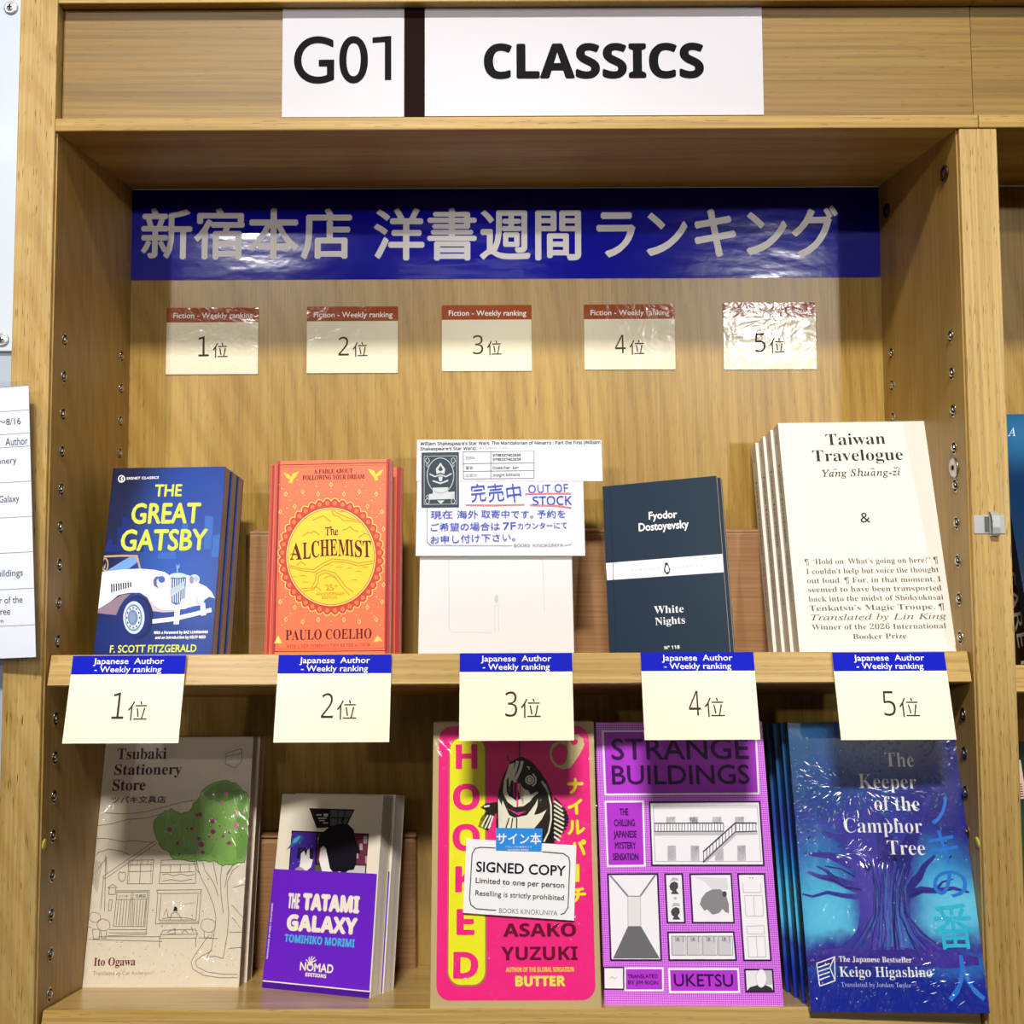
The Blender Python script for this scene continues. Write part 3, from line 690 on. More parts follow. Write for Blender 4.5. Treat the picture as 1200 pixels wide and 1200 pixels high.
for x in (125, 245):
    for y in (205, 395): a.ring(T_, ORN, x, y, 9, 12, 2.5, 3, 14); a.ring(T_, ORN, x, y+(22 if y < 300 else -22), 5, 7, 2, 3, 10)
a.poly(T_, ORN, [(186, 215), (208, 245), (204, 268), (186, 262), (168, 268), (164, 245)], 3); a.poly(T_, SLT, [(186, 228), (198, 248), (186, 256), (174, 248)], 4)
a.line(T_, ORN, [(135, 268), (160, 280), (186, 272), (212, 280), (238, 266)], 6, 3); a.line(T_, ORN, [(150, 300), (186, 312), (222, 298)], 7, 3); a.poly(T_, ORN, [(176, 280), (196, 280), (192, 302), (180, 302)], 3); a.poly(T_, ORN, [(170, 392), (205, 391), (188, 408)], 3)
H_ = 'blue_handwriting'
a.text(H_, BLU, '\u5b8c', (332, 400), (400, 393), 80, off=-.006, bold=.01); a.text(H_, BLU, '\u58f2', (412, 400), (484, 393), 80, off=-.006, bold=.01); a.text(H_, BLU, '\u4e2d', (500, 404), (566, 396), 84, off=-.006, bold=.01)
a.text(H_, BLU, 'OUT OF', (596, 356), (782, 350), 36, 'ss', bold=.008); a.text(H_, BLU, 'STOCK', (616, 413), (798, 410), 40, 'ss', bold=.02)
a.text(H_, BLU, '\u73fe\u5728', (140, 478), (242, 474), 36, bold=.008); a.text(H_, BLU, '\u6d77\u5916', (262, 476), (362, 474), 36, bold=.008); a.text(H_, BLU, '\u53d6\u5bc4\u4e2d\u3067\u3059\u3002', (376, 474), (618, 474), 36, bold=.008); a.text(H_, BLU, '\u4e88\u7d04\u3092', (636, 474), (768, 472), 36, bold=.008)
a.text(H_, BLU, '\u3054\u5e0c\u671b\u306e\u5834\u5408\u306f', (140, 535), (462, 530), 36, bold=.008); a.text(H_, BLU, '7F', (478, 528), (538, 526), 34, '', bold=.008); a.text(H_, BLU, '\u30ab\u30a6\u30f3\u30bf\u30fc\u306b\u3066', (546, 526), (776, 522), 30, bold=.008)
a.text(H_, BLU, '\u304a\u7533\u3057\u4ed8\u3051\u4e0b\u3055\u3044\u3002', (140, 594), (534, 580), 36, bold=.008)
for q in ([(303, 412), (440, 413), (578, 410)], [(580, 361), (700, 358), (828, 358)], [(603, 412), (720, 415), (836, 425)]): a.line('red_underline', RED, q, 6, 3)
a.line('card_border', GRY, [(124, 428), (124, 585), (140, 600), (520, 601)], 2.5, 2); a.line('card_border', GRY, [(762, 600), (790, 598), (803, 585), (800, 292)], 2.5, 2)
a.text('card_border', GRY, 'BOOKS  KINOKUNIYA', (528, 608), (758, 606), 14, '')
a.build()

# ---- dark paperback with a white band
NW, NH = .1052, .1547
NCOV = mat('1b2c3e', .36, name='slate_cover')
g = book('dark slate paperback with a white middle band, front of its pair', 'dark banded paperbacks', .4712, .0645, -.8, -21.3, NW, NH, .0065, ZM, NCOV, PAGEW, mat('101820', .4))
stack(g, [(.0022, .0075, .3, 'rear copy of the dark banded paperback, only its right edge showing')])
a = Art(g, [(706.0, 570.1), (839.5, 557.4), (855.6, 766.2), (714.3, 771.2)], NW, NH).view(690, 490, 4)
a.poly('white_band', mat('efeaec', .4), [(80, 680), (631, 636), (637, 722), (86, 760)], 1)
a.line('hinge_crease', mat('12202e', .4), [(100, 330), (128, 1090)], 3, 1)
a.text('author_lettering', WHT, 'Fyodor', (283, 475), (414, 466), 34, bold=.035); a.text('author_lettering', WHT, 'Dostoyevsky', (236, 530), (468, 514), 36, bold=.035)
a.text('band_lettering', GRY, 'PENGUIN', (200, 718), (330, 708), 9, 'ss', space=1.9); a.text('band_lettering', GRY, 'CLASSICS', (402, 704), (532, 694), 9, 'ss', space=1.9)
a.poly('bird_logo', INK, [(358, 678), (366, 676), (372, 684), (378, 700), (384, 712), (379, 714), (380, 724), (374, 728), (376, 731), (360, 732), (362, 728), (354, 722), (352, 708), (356, 692)], 2)
a.poly('bird_logo', WHT, [(363, 690), (370, 690), (376, 706), (375, 720), (362, 722), (358, 706)], 3)
a.text('title_lettering', WHT, 'White', (307, 916), (446, 910), 34, 'sb', off=-.004); a.text('title_lettering', WHT, 'Nights', (313, 970), (452, 962), 34, 'sb', off=-.004)
a.text('series_lettering', WHT, 'N\u00b0 118', (356, 1084), (426, 1080), 15, 'ss', bold=.03)
a.build()

# ---- cream paperbacks
TW, TH = .1376, .2073
TCOV = mat('e2dcd2', .42, name='cream_cover'); TSP = mat('ded8cc', .45, name='cream_spine')
g = book('cream paperback with black serif title, front copy of four on the middle shelf', 'cream serif paperbacks', .6313, .0384, -.35, -2.0, TW, TH, .0208, ZM, TCOV, PAGEW, TSP)
# title running down the spine
so = bpy.data.objects.new('spine_frame', None)
def spine_text(root, mt, items, t):
    V, F = [], []
    for txt, sty, z0, z1, xo, cap in items:      # reading top to bottom, letters turned to the right
        v, f = glyphs(txt, sty, 0, 1.0, 2); y0, y1 = ref(txt, sty); x0, x1 = v[:, 0].min(), v[:, 0].max(); k = len(V)
        for p in v: V.append((-.00012, t/2+cap/2-(p[1]-y0)/(y1-y0)*cap+xo, z0+(z1-z0)*(p[0]-x0)/(x1-x0)))
        F += [tuple(k+i for i in q) for q in f]
    me = bpy.data.meshes.new('spine_lettering'); me.from_pydata(V, [], F); me.update()
    return link('spine_lettering', me, root, [mt])
bpy.data.objects.remove(so)
spine_text(g, mat('4a463f', .5), [('Taiwan Travelogue', 'sb', .172, .098, 0, .0058), ('Y\u00e1ng Shu\u0101ng-z\u01d0', 'si', .092, .046, 0, .0054), ('ebg', 'sb', .199, .190, 0, .003)], .0208)
stack(g, [(-.0026, .0211, 0, 'second cream serif paperback from the front, spine showing'), (-.0052, .0422, 0, 'third cream serif paperback from the front, spine showing'), (-.0080, .0633, 0, 'rearmost cream serif paperback, leftmost of the four spines')])
TI = mat('24221f', .5, name='title_black'); TG = mat('5e5850', .5, name='text_grey')
a = Art(g, [(911.6, 495.8), (1089.1, 493.2), (1128.4, 765.7), (937.3, 767.1)], TW, TH).view(860, 470, 3.53)
a.text('title_lettering', TI, 'Taiwan', (383, 183), (628, 177), 46, 'sb', off=-.007, res=5); a.text('title_lettering', TI, 'Travelogue', (328, 250), (701, 243), 46, 'sb', off=-.007, res=5)
a.text('author_lettering', TI, 'Yang Shuang-zi', (366, 313), (689, 307), 28, 'si', bold=.012, space=1.1)
for x, y in ((417, 283), (574, 281), (666, 276)): a.line('author_lettering', TI, [(x-6, y+2), (x+8, y-3)] if x < 500 else [(x-9, y), (x+9, y)] if x < 600 else [(x-5, y-4), (x+3, y+3), (x+12, y-5)], 2.6, 3)
a.text('ampersand', TI, '&', (525, 503), (565, 502), 42, 'si', bold=.0)
for s_, p0, p1, st_ in (('\u00b6 \u201cHold on. What\u2019s going on here?\u201d \u00b6', (293, 676), (845, 667), 'sb'), ('I couldn\u2019t help but voice the thought', (300, 716), (848, 707), 'sb'), ('out loud. \u00b6 For, in that moment, I', (303, 754), (857, 746), 'sb'),
                    ('seemed to have been transported', (308, 791), (860, 783), 'sb'), ('back into the midst of Shokyokusai', (310, 830), (867, 821), 'sb'), ('Tenkatsu\u2019s Magic Troupe. \u00b6', (313, 868), (872, 860), 'sb'),
                    ('Translated by Lin King', (318, 907), (880, 900), 'si'), ('Winner of the 2026 International', (323, 946), (878, 940), 'sb'), ('Booker Prize', (493, 985), (715, 982), 'sb')):
    a.text('blurb_lettering', TG, s_, p0, p1, 22 if st_ == 'sb' else 23, st_, off=-.007 if st_ == 'sb' else 0, bold=0 if st_ == 'sb' else .004)
a.line('blurb_lettering', TG, [(706, 799), (718, 799)], 2, 3)
a.build()

# ---- display risers behind the books
RIS = wood('brown_board', 0, '9a6e44', 'a67a50', 'b0855c', .5, 1.5, .05)
RISG = mat('d9cfc4', .6, name='riser_edge')
def riser(x0, x1, y0, y1, zs, ztop, label, bev=.001):
    o = thing('display_riser', label, 'riser', (x0, y0, zs-.27*y1), None, 'brown display risers')
    boxes('box_front', [(0, x1-x0, 0, y1-y0, 0, ztop-(zs-.27*y1)-.0028)], [RIS], o, bev)
    boxes('top_edge', [(0, x1-x0, -.0003, y1-y0, ztop-(zs-.27*y1)-.0028, ztop-(zs-.27*y1))], [RIS], o, bev*.6)
    return o
riser(.1318, .2780, .152, .178, ZM, .0905, 'brown riser box behind the coral sun paperbacks')
riser(.4010, .4900, .152, .178, ZM, .0905, 'brown riser box between the blank placard and the dark paperback')
riser(.4905, .6350, .152, .178, ZM, .0900, 'brown riser box left of the cream serif paperbacks')
riser(.1345, .2930, .166, .1805, ZB, -.2030, 'brown riser box behind the purple banded book on the lower shelf', .004)

# ---- cream hardback with the house and camellia tree
UW, UH = .1399, .2130
UCOV = painted('house_book_cover', 'e9dfca', [(.07, .19, .09, .04, 'e2d8c4', .6)], .4)
g = book('cream book with a line-drawn house and green camellia tree, front of its pair', 'cream house books', .0016, .0930, -2.7, -.8, UW, UH, .0185, ZB, UCOV, PAGEP, mat('cfc4ae', .5))
stack(g, [(.0020, .0198, 0, 'rear copy of the cream house book, brown edge showing on the right')])
CU = [(124.5, 864.2), (296.9, 863.4), (279.5, 1158.9), (96.0, 1159.2)]
a = Art(g, CU, UW, UH).view(40, 740, 4)
TM = mat('4a1c28', .5); LNC = mat('6e6558', .55); GRN = mat('86b45a', .45); DGR = mat('4a7c30', .45); MAG = mat('98306c', .45); PNK = mat('d070a4', .45)
a.text('title_lettering', TM, 'Tsubaki', (388, 599), (618, 596), 50, 'sb', bold=.01); a.text('title_lettering', TM, 'Stationery', (375, 672), (690, 669), 48, 'sb', bold=.01); a.text('title_lettering', TM, 'Store', (366, 746), (520, 743), 50, 'sb', bold=.01)
a.text('title_lettering', TM, '\u30c4\u30d0\u30ad\u6587\u5177\u5e97', (362, 806), (615, 803), 31, bold=.02)
crown = [(560, 905), (566, 885), (598, 852), (640, 838), (690, 855), (728, 846), (745, 812), (778, 780), (790, 745), (832, 715), (890, 702), (940, 715), (972, 740), (1003, 765), (1001, 900), (995, 1040), (985, 1078), (930, 1085), (885, 1097), (850, 1075), (790, 1070), (700, 1070), (655, 1062), (640, 1040), (595, 1005), (570, 945)]
sm = []
random.seed(7)
for i in range(len(crown)):
    (x0, y0), (x1, y1) = crown[i], crown[(i+1) % len(crown)]; n_ = max(2, int(math.hypot(x1-x0, y1-y0)/12))
    for j in range(n_):
        u_ = j/n_; q = 5*abs(math.sin(math.pi*(j+.5*random.random()))) + random.uniform(-3, 4)
        dx, dy = y1-y0, -(x1-x0); l_ = math.hypot(dx, dy); sm.append((x0+(x1-x0)*u_+dx/l_*q, y0+(y1-y0)*u_+dy/l_*q))
P = 'tree_illustration'
a.poly(P, GRN, sm, 2); a.line(P, DGR, sm, 3, 3, True)
a.poly(P, mat('6c9a44', .45), [(795, 760), (835, 722), (890, 708), (940, 720), (968, 745), (960, 772), (920, 790), (870, 800), (820, 792)], 3)
a.poly(P, mat('6fa048', .45), [(955, 800), (998, 770), (996, 1000), (985, 1060), (950, 1070), (945, 960)], 3)
for k_ in range(150):
    x, y = random.uniform(580, 985), random.uniform(725, 1080)
    if (y > 860 and x > 600+max(0, y-990)*1.0 or y <= 860 and x > 800): a.line(P, DGR, [(x, y), (x+random.uniform(-8, 8), y+random.uniform(2, 11))], 2.4, 4)
for x, y, r_ in ((634, 929, 11), (674, 993, 9), (738, 925, 9), (778, 857, 11), (762, 861, 7), (837, 888, 13), (838, 938, 12), (772, 971, 9), (783, 998, 14), (790, 1034, 9), (885, 960, 7), (914, 991, 10), (914, 942, 7), (820, 960, 6), (716, 922, 6), (680, 1043, 5), (870, 912, 4)): a.ell(P, MAG, x, y, r_, r_, 5, 12)
for x, y, r_ in ((900, 760, 10), (878, 801, 9), (943, 848, 9), (985, 847, 7), (946, 910, 12), (980, 918, 7)): a.ell(P, PNK, x, y, r_, r_, 5, 12)
a.view(40, 900, 4)
def ln(*pts, wd=2.6): a.line('house_drawing', LNC, list(pts), wd, 2)
for q in ([(270, 330), (340, 330), (420, 345), (470, 340), (560, 350)], [(285, 270), (360, 262), (440, 240), (520, 235), (600, 215)], [(330, 210), (420, 215), (520, 205), (600, 185), (690, 160), (760, 150)], [(280, 420), (300, 395), (350, 380), (410, 390), (450, 408)], [(265, 500), (340, 420), (480, 590)][:2]): ln(*q)
ln((322, 508), (570, 338)); ln((330, 520), (575, 352)); ln((322, 508), (330, 520)); ln((335, 412), (330, 670)); ln((325, 512), (312, 660)); ln((340, 500), (340, 460), (335, 412))
for k_ in range(9): ln((270+6*k_, 425+2*k_), (262+4*k_, 520+8*k_), wd=1.6)
# windows
ln((444, 432), (560, 430), (552, 542), (436, 542), (444, 432)); ln((440, 455), (556, 452)); ln((500, 432), (494, 542)); ln((442, 485), (553, 483)); ln((450, 440), (444, 535), wd=1.6); ln((548, 440), (544, 535), wd=1.6)
for k_ in range(4): ln((462+24*k_, 432), (458+24*k_, 454), wd=1.8)
ln((596, 432), (760, 425), (756, 540), (586, 542), (596, 432)); ln((592, 455), (757, 450)); ln((640, 455), (638, 490)); ln((685, 453), (684, 488)); ln((728, 452), (727, 486)); ln((590, 490), (752, 486)); ln((600, 500), (625, 495), (650, 505), (690, 496), (720, 505), (752, 498)); ln((600, 530), (640, 522), (690, 530), (740, 520))
# lamp, door, shop window, bench
ln((345, 560), (368, 545), (388, 560), (345, 562)); ln((352, 562), (350, 592), (380, 592), (382, 562)); ln((352, 618), (348, 668), (360, 668), (366, 618), (352, 618))
ln((384, 575), (540, 574), (524, 780), (345, 785)); ln((388, 582), (372, 742)); ln((456, 582), (448, 742)); ln((464, 582), (458, 742)); ln((530, 582), (518, 745)); ln((384, 616), (533, 614)); ln((372, 742), (520, 742)); ln((352, 757), (525, 757)); ln((350, 772), (528, 772)); ln((384, 582), (533, 580))
for k_ in range(5): ln((396+13*k_, 620), (384+13.5*k_, 738)); ln((472+13*k_, 620), (464+12*k_, 738))
a.text('house_drawing', INK, '\u30c4\u30d0\u30ad', (392, 608), (440, 607), 14); a.text('house_drawing', INK, '\u6587\u5177\u5e97', (472, 607), (522, 606), 15)
ln((574, 572), (785, 570), (780, 586), (578, 588), (574, 572)); ln((580, 588), (568, 730), (770, 728), (782, 588)); ln((596, 592), (584, 712), (758, 712), (768, 592)); ln((586, 722), (768, 720))
a.poly('house_drawing', INK, [(652, 672), (656, 650), (664, 648), (670, 655), (672, 675), (664, 668)], 3); ln((635, 712), (645, 682), (660, 674), (678, 684), (690, 712)); ln((600, 705), (640, 700), (700, 700), (745, 708)); ln((607, 690), (620, 660), (628, 700)); ln((690, 640), (755, 630), wd=1.5)
ln((592, 780), (765, 778), (758, 796), (588, 798), (592, 780)); ln((604, 760), (755, 755)); ln((588, 798), (586, 842)); ln((757, 796), (757, 838)); ln((604, 760), (592, 780)); ln((755, 755), (765, 778)); ln((622, 770), (660, 752), (660, 776), (625, 778)); ln((690, 775), (705, 758), (722, 775)); ln((735, 740), (745, 770))
# pots and ground
for x, y, r_ in ((325, 735, 30), (815, 738, 34), (285, 700, 26)): a.line('house_drawing', LNC, [(x+(r_+3*math.sin(9*q))*math.cos(q*.3927), y+(r_+3*math.cos(7*q))*math.sin(q*.3927)) for q in range(16)], 2.2, 2, True)
ln((272, 755), (278, 800), (305, 800), (308, 756), (272, 755)); ln((312, 765), (316, 797), (336, 797), (340, 765)); ln((795, 765), (798, 795), (830, 795), (835, 765))
ln((255, 802), (420, 808), (600, 812)); ln((300, 790), (590, 790)); ln((770, 795), (860, 798)); ln((245, 745), (270, 748)); ln((915, 770), (978, 768))
# trunk
ln((760, 430), (770, 480), (785, 520), (812, 570), (840, 640), (852, 700), (842, 780), (830, 850), (805, 890)); ln((790, 440), (800, 480), (830, 520), (850, 560), (862, 600)); ln((838, 440), (850, 500), (858, 545)); ln((880, 455), (872, 520), (876, 600), (886, 680)); ln((975, 445), (930, 480), (905, 530), (905, 600), (912, 680), (905, 780), (890, 860), (885, 892)); ln((930, 455), (905, 500), (893, 560)); ln((745, 432), (756, 470), (780, 500)); ln((962, 440), (925, 462), (900, 500)); ln((805, 890), (845, 880), (885, 892))
ln((820, 780), (760, 865), (735, 905), (742, 940), (790, 970), (870, 982), (955, 982)); ln((835, 855), (785, 880), (755, 905), (762, 930), (810, 955), (880, 965), (952, 966)); ln((915, 845), (975, 840)); ln((920, 690), (975, 760)); ln((925, 640), (978, 700)); ln((930, 560), (985, 545))
for k_ in range(90):
    x, y = random.uniform(270, 960), random.uniform(815, 985)
    if y > 1000-.9*(x-230) or y < 860: a.ell('house_drawing', LNC, x, y, random.uniform(1.2, 3), 1.6, 2, 6)
for x, y in ((540, 380), (556, 665), (586, 392), (560, 385), (815, 520), (790, 670), (740, 690), (600, 740)): a.ell('house_drawing', LNC, x, y, 4, 2.4, 2, 8)
a.line('house_drawing', LNC, [(395, 495), (402, 485), (412, 492), (424, 486), (430, 500), (424, 525), (410, 532), (398, 522), (395, 495)], 2.6, 2)
a.text('author_lettering', mat('6a1a1c', .5), 'Ito Ogawa', (279, 926), (473, 924), 37, 'sb', off=-.002, bold=.008); a.text('author_lettering', mat('a8957c', .5), 'Translated by Cat Anderson', (274, 970), (548, 968), 18, '')
a.view(40, 740, 4); ln((893, 580), (905, 568), (970, 550), (974, 566), (960, 575), (896, 586)); ln((900, 586), (895, 620), (940, 640), (972, 610), (974, 566))
a.build()
film(g, UW, UH, .0185, 1.3, .10, (.55, 1.25))
random.seed(21); ST = []
for k_ in range(210):
    if k_ < 120: x, y = 350+650*random.random()**.75, random.gauss(700, 45)
    elif k_ < 165: x, y = random.uniform(318, 380), random.uniform(540, 880)
    else: x, y = random.uniform(930, 1005), random.uniform(520, 1000)
    u_, v_ = a.m(x, y); ST.append((u_, v_, R(random.gauss(95, 14)+(x-650)*.05), random.uniform(.003, .011)))
wrinkles(g, ST, .0185)

# ---- small cream book with the purple band
MW, MH = .1094, .1607
g = book('small cream book with a purple paper band, front of its pair', 'purple banded books', .1630, .0906, 4.3, -23.2, MW, MH, .0180, ZB+.0012, mat('ece2cc', .4, name='ivory_cover'), PAGEW, mat('d8ccb4', .5))
PUR = mat('6a22c8', .36, name='purple_band')
wrap = boxes('paper_band', [(-.0006, MW-.0010, -.0010, -.0006, .0006, .0960), (-.0006, -.0002, -.0006, .0182, .0006, .0960)], [PUR], g, .0002)
stack(g, [(.0015, .0200, .2, 'rear copy of the purple banded book, standing right behind the front one')])
a = Art(g, [(330.8, 931.9), (449.3, 933.7), (433.9, 1171.9), (308.0, 1159.2)], MW, MH).view(280, 850, 3.427)
P = 'cover_picture'; DK = mat('1a1716', .5); HAIR = mat('14101c', .4)
a.poly(P, DK, [(282, 338), (465, 343), (432, 412), (312, 418)], 1); a.poly(P, mat('5c5a5a', .5), [(368, 346), (458, 349), (428, 406), (366, 410)], 2); a.line(P, DK, [(365, 340), (364, 415)], 5, 3); a.line(P, DK, [(370, 376), (445, 378)], 4, 3); a.line(P, DK, [(400, 346), (395, 408)], 3, 3); a.line(P, DK, [(428, 348), (415, 407)], 3, 3)
for q in ((312, 362, 332, 368), (340, 360, 358, 372), (318, 376, 352, 381), (322, 386, 345, 390), (338, 395, 358, 400)): a.rect(P, mat('cfcbc4', .5), *q, 3)
a.poly(P, DK, [(212, 428), (522, 440), (506, 662), (196, 640)], 1); a.poly(P, mat('4a2aa4', .45), [(216, 433), (312, 437), (300, 655), (200, 640)], 2); a.poly(P, mat('6a2c44', .45), [(318, 438), (518, 444), (509, 568), (312, 560)], 2)
a.poly(P, mat('5a5a34', .45), [(306, 566), (400, 566), (392, 655), (302, 650)], 3); a.poly(P, mat('c9c6c2', .45), [(425, 568), (508, 570), (503, 660), (418, 656)], 3); a.poly(P, mat('6f6b70', .45), [(425, 620), (470, 600), (505, 630), (503, 660), (418, 656)], 4)
for q in ((485, 480, 497, 506), (500, 450, 515, 480), (508, 530, 515, 560), (470, 520, 480, 540), (316, 455, 322, 480)): a.rect(P, mat('b89aa4', .45), *q, 3)
for k_ in range(14): a.ell(P, mat('d8d0f0', .5), 214+(k_*37) % 90, 445+(k_*61) % 190, 1.8, 1.8, 3, 6)
a.poly(P, mat('241c48', .5), [(238, 495), (300, 500), (297, 545), (232, 540)], 3)
a.poly(P, mat('2c62a0', .45), [(206, 488), (216, 462), (236, 446), (254, 446), (262, 456), (250, 474), (222, 488), (190, 506)], 4); a.poly(P, mat('58b0d8', .45), [(222, 462), (240, 450), (250, 452), (232, 474), (214, 480)], 5)
SKN = mat('f2eeec', .45)
# plain stand-in figure: a dark bob of hair above a pale neck and a raised pale hand, no face
a.poly(P, SKN, [(328, 500), (322, 545), (334, 592), (352, 600), (372, 590), (372, 655), (420, 655), (425, 600), (410, 520), (350, 480)], 4)
a.poly(P, HAIR, [(322, 500), (318, 470), (332, 440), (360, 416), (400, 402), (438, 402), (462, 425), (466, 460), (484, 500), (490, 520), (474, 520), (472, 560), (462, 585), (440, 588), (424, 600), (404, 592), (382, 600), (366, 580), (358, 540), (350, 500), (336, 486)], 5)
a.line(P, HAIR, [(418, 404), (412, 388), (420, 378)], 5, 5)
a.poly(P, SKN, [(225, 640), (236, 600), (246, 560), (250, 520), (262, 508), (270, 530), (276, 505), (284, 500), (284, 540), (298, 545), (290, 575), (270, 592), (258, 600), (262, 640)], 4); a.ring(P, mat('a49c98', .5), 244, 606, 20, 26, 9, 6, 20)
a.poly(P, mat('d03c50', .45), [(415, 625), (428, 615), (432, 640), (420, 655)], 6); a.poly(P, mat('4aa4d4', .45), [(430, 612), (468, 602), (474, 612), (450, 630), (432, 632)], 6)
a.y = -.0011
CRM = mat('f4e8d8', .4); CY = mat('48b4ec', .4)
B_ = 'band_lettering'
a.text(B_, CRM, 'THE', (199, 738), (243, 741), 58, 'b', bold=.03); a.text(B_, CRM, 'TATAMI', (260, 743), (482, 757), 60, 'b', bold=.07)
a.text(B_, CRM, 'GALAXY', (196, 825), (474, 843), 58, 'b', bold=.07); a.text(B_, CY, 'TOMIHIKO MORIMI', (186, 874), (466, 897), 30, 'b', bold=.03)
a.text(B_, CRM, 'NOMAD', (248, 988), (380, 1000), 32, bold=.04); a.text(B_, CRM, 'EDITIONS', (270, 1012), (353, 1020), 14, 'b', bold=.04)
for k_, (x, y) in enumerate(((272, 945), (285, 935), (297, 932), (308, 936), (314, 948))): a.line(B_, CRM, [(290, 972), ((290+x)/2-2, (960+y)/2), (x, y)], 3.5, 3)
a.text(B_, CRM, 'TRANSLATED BY EMILY BALISTRIERI', (119, 944), (141, 720), 8, 'b')
a.poly('band_edge', CRM, [(97, 1028), (530, 1072), (529, 1077), (97, 1033)], 2); a.poly('band_edge', mat('4a1496', .4), [(97, 1033), (529, 1077), (524, 1112), (96, 1066)], 2)
a.poly('band_side', mat('efe2d0', .5), [(536, 1010), (560, 660), (585, 640), (585, 664), (532, 1080)][:0] or [(560, 662), (566, 655), (534, 1072), (530, 1072)], 1)
a.build()

# ---- pink and gold hardback with the fish
HW, HH = .1398, .2236
GOLD = NT('gold_foil'); GOLDM = GOLD.done('c9b07c', .35, .5)
HP = mat('fa2c86', .30, name='hot_pink'); HY = mat('f6f02a', .30, name='acid_yellow'); GO = mat('a88a44', .35, name='gold_line'); FB = mat('2a2320', .35, name='fish_black'); FC = mat('f0ead2', .35, name='fish_cream'); HM = mat('6c0f2c', .4, name='maroon_ink')
g = book('hot pink and gold hardback with a hooked fish, in the middle of the lower shelf', None, .3164, .0140, -3.2, -.4, HW, HH, .026, ZB, GOLDM, PAGEW, GOLDM, .002)
a = Art(g, [(507.8, 846.4), (695.6, 845.5), (705.1, 1183.1), (503.8, 1183.7)], HW, HH)
def uvrr(x0, z0, x1, z1, r):
    return [(cx_+r*math.cos(R(b_+q*15)), cz_+r*math.sin(R(b_+q*15))) for cx_, cz_, b_ in ((x1-r, z1-r, 0), (x0+r, z1-r, 90), (x0+r, z0+r, 180), (x1-r, z0+r, 270)) for q in range(7)]
a.raw('pink_panel', HP, uvrr(.0050, .0068, HW-.0046, HH-.0034, .011), 1)
a.raw('title_column', GO, uvrr(.0138, .0172, .0462, HH-.0120, .011), 2); a.raw('title_column', HY, uvrr(.0148, .0184, .0450, HH-.0132, .0102), 3)
a.view(480, 750, 4.8)
a.text('title_lettering', HP, 'H', (262, 724), (380, 722), 134, 'b', layer=4, bold=.02); a.text('title_lettering', HP, 'O', (246, 954), (392, 953), 141, 'b', layer=4, bold=.02)
P = 'fish_illustration'
a.line(P, FB, [(619, 480), (619, 662)], 7, 3); a.line(P, FB, [(551, 648), (553, 672), (566, 686), (584, 682)], 6, 3)
a.poly(P, FB, [(600, 668), (620, 656), (640, 658), (690, 685), (735, 740), (775, 800), (800, 865), (810, 930), (812, 1145), (490, 1145), (486, 1060), (488, 920), (505, 830), (530, 755), (565, 690)], 3)
a.poly(P, FB, [(498, 910), (432, 918), (398, 942), (432, 962), (402, 1000), (384, 1050), (442, 1074), (458, 1018), (495, 960)], 3)
for q in ([(405, 1050), (440, 985)], [(425, 1058), (458, 985)], [(418, 938), (450, 932)], [(444, 1060), (470, 990)]): a.line(P, FC, q, 9, 4)
dors = []
for k_ in range(15):
    t_ = k_/14; x, y = 800+90*math.sin(math.pi*min(1, t_*.98+.05)), 880+270*t_; dors += [(x, y), (x+9, y+10)]
a.poly(P, FB, dors+[(750, 1150), (800, 1000)], 3)
for k_ in range(9):
    t_ = k_/8; a.line(P, FC, [(812, 905+200*t_), (858+18*math.sin(math.pi*t_)-14*t_, 940+190*t_)], 10, 4)
a.poly(P, FC, [(497, 885), (520, 935), (515, 1000), (500, 1062)], 4)
a.poly(P, FC, [(522, 900), (560, 985), (590, 1000), (660, 985), (705, 925), (722, 890), (718, 935), (700, 985), (735, 975), (770, 955), (742, 1010), (700, 1060), (640, 1062), (560, 1062), (500, 1062), (512, 985)], 4)
for q in ([(560, 1000), (540, 1062)], [(580, 1000), (570, 1062)], [(602, 1000), (602, 1062)]): a.line(P, FB, q, 7, 5)
a.poly(P, FC, [(560, 700), (590, 690), (580, 760), (560, 830), (566, 880), (600, 905), (640, 885), (640, 800), (600, 810), (660, 830), (680, 870), (710, 855), (680, 905), (640, 935), (590, 940), (550, 910), (525, 860), (530, 790)], 4)
a.line(P, FC, [(607, 680), (598, 720), (582, 765), (580, 790)], 17, 5); a.line(P, FC, [(634, 680), (622, 730), (600, 775), (590, 800)], 16, 5)
a.poly(P, FB, [(545, 790), (556, 770), (560, 850), (590, 890), (560, 880), (546, 850)], 5)
a.line(P, HP, [(585, 800), (588, 880)], 7, 6); a.line(P, HP, [(604, 790), (606, 938)], 8, 6); a.line(P, HP, [(622, 800), (620, 870)], 6, 6)
a.ell(P, FB, 675, 795, 52, 52, 5); a.ell(P, FC, 675, 787, 25, 26, 6); a.ell(P, FB, 675, 787, 17, 18, 7); a.ell(P, FC, 675, 787, 12, 13, 8)
a.line(P, FC, [(692, 752), (710, 775), (708, 805), (690, 822)], 8, 6); a.line(P, FC, [(660, 712), (672, 716), (672, 728)], 6, 5); a.line(P, FC, [(655, 880), (690, 880), (722, 855)], 10, 5)
a.line(P, FC, [(742, 795), (778, 850), (795, 930), (796, 1010), (782, 1080), (755, 1135)], 9, 5); a.poly(P, FC, [(745, 790), (768, 815), (790, 880), (770, 850)], 5)
a.poly(P, HP, [(540, 942), (600, 972), (660, 962), (610, 985)], 4)
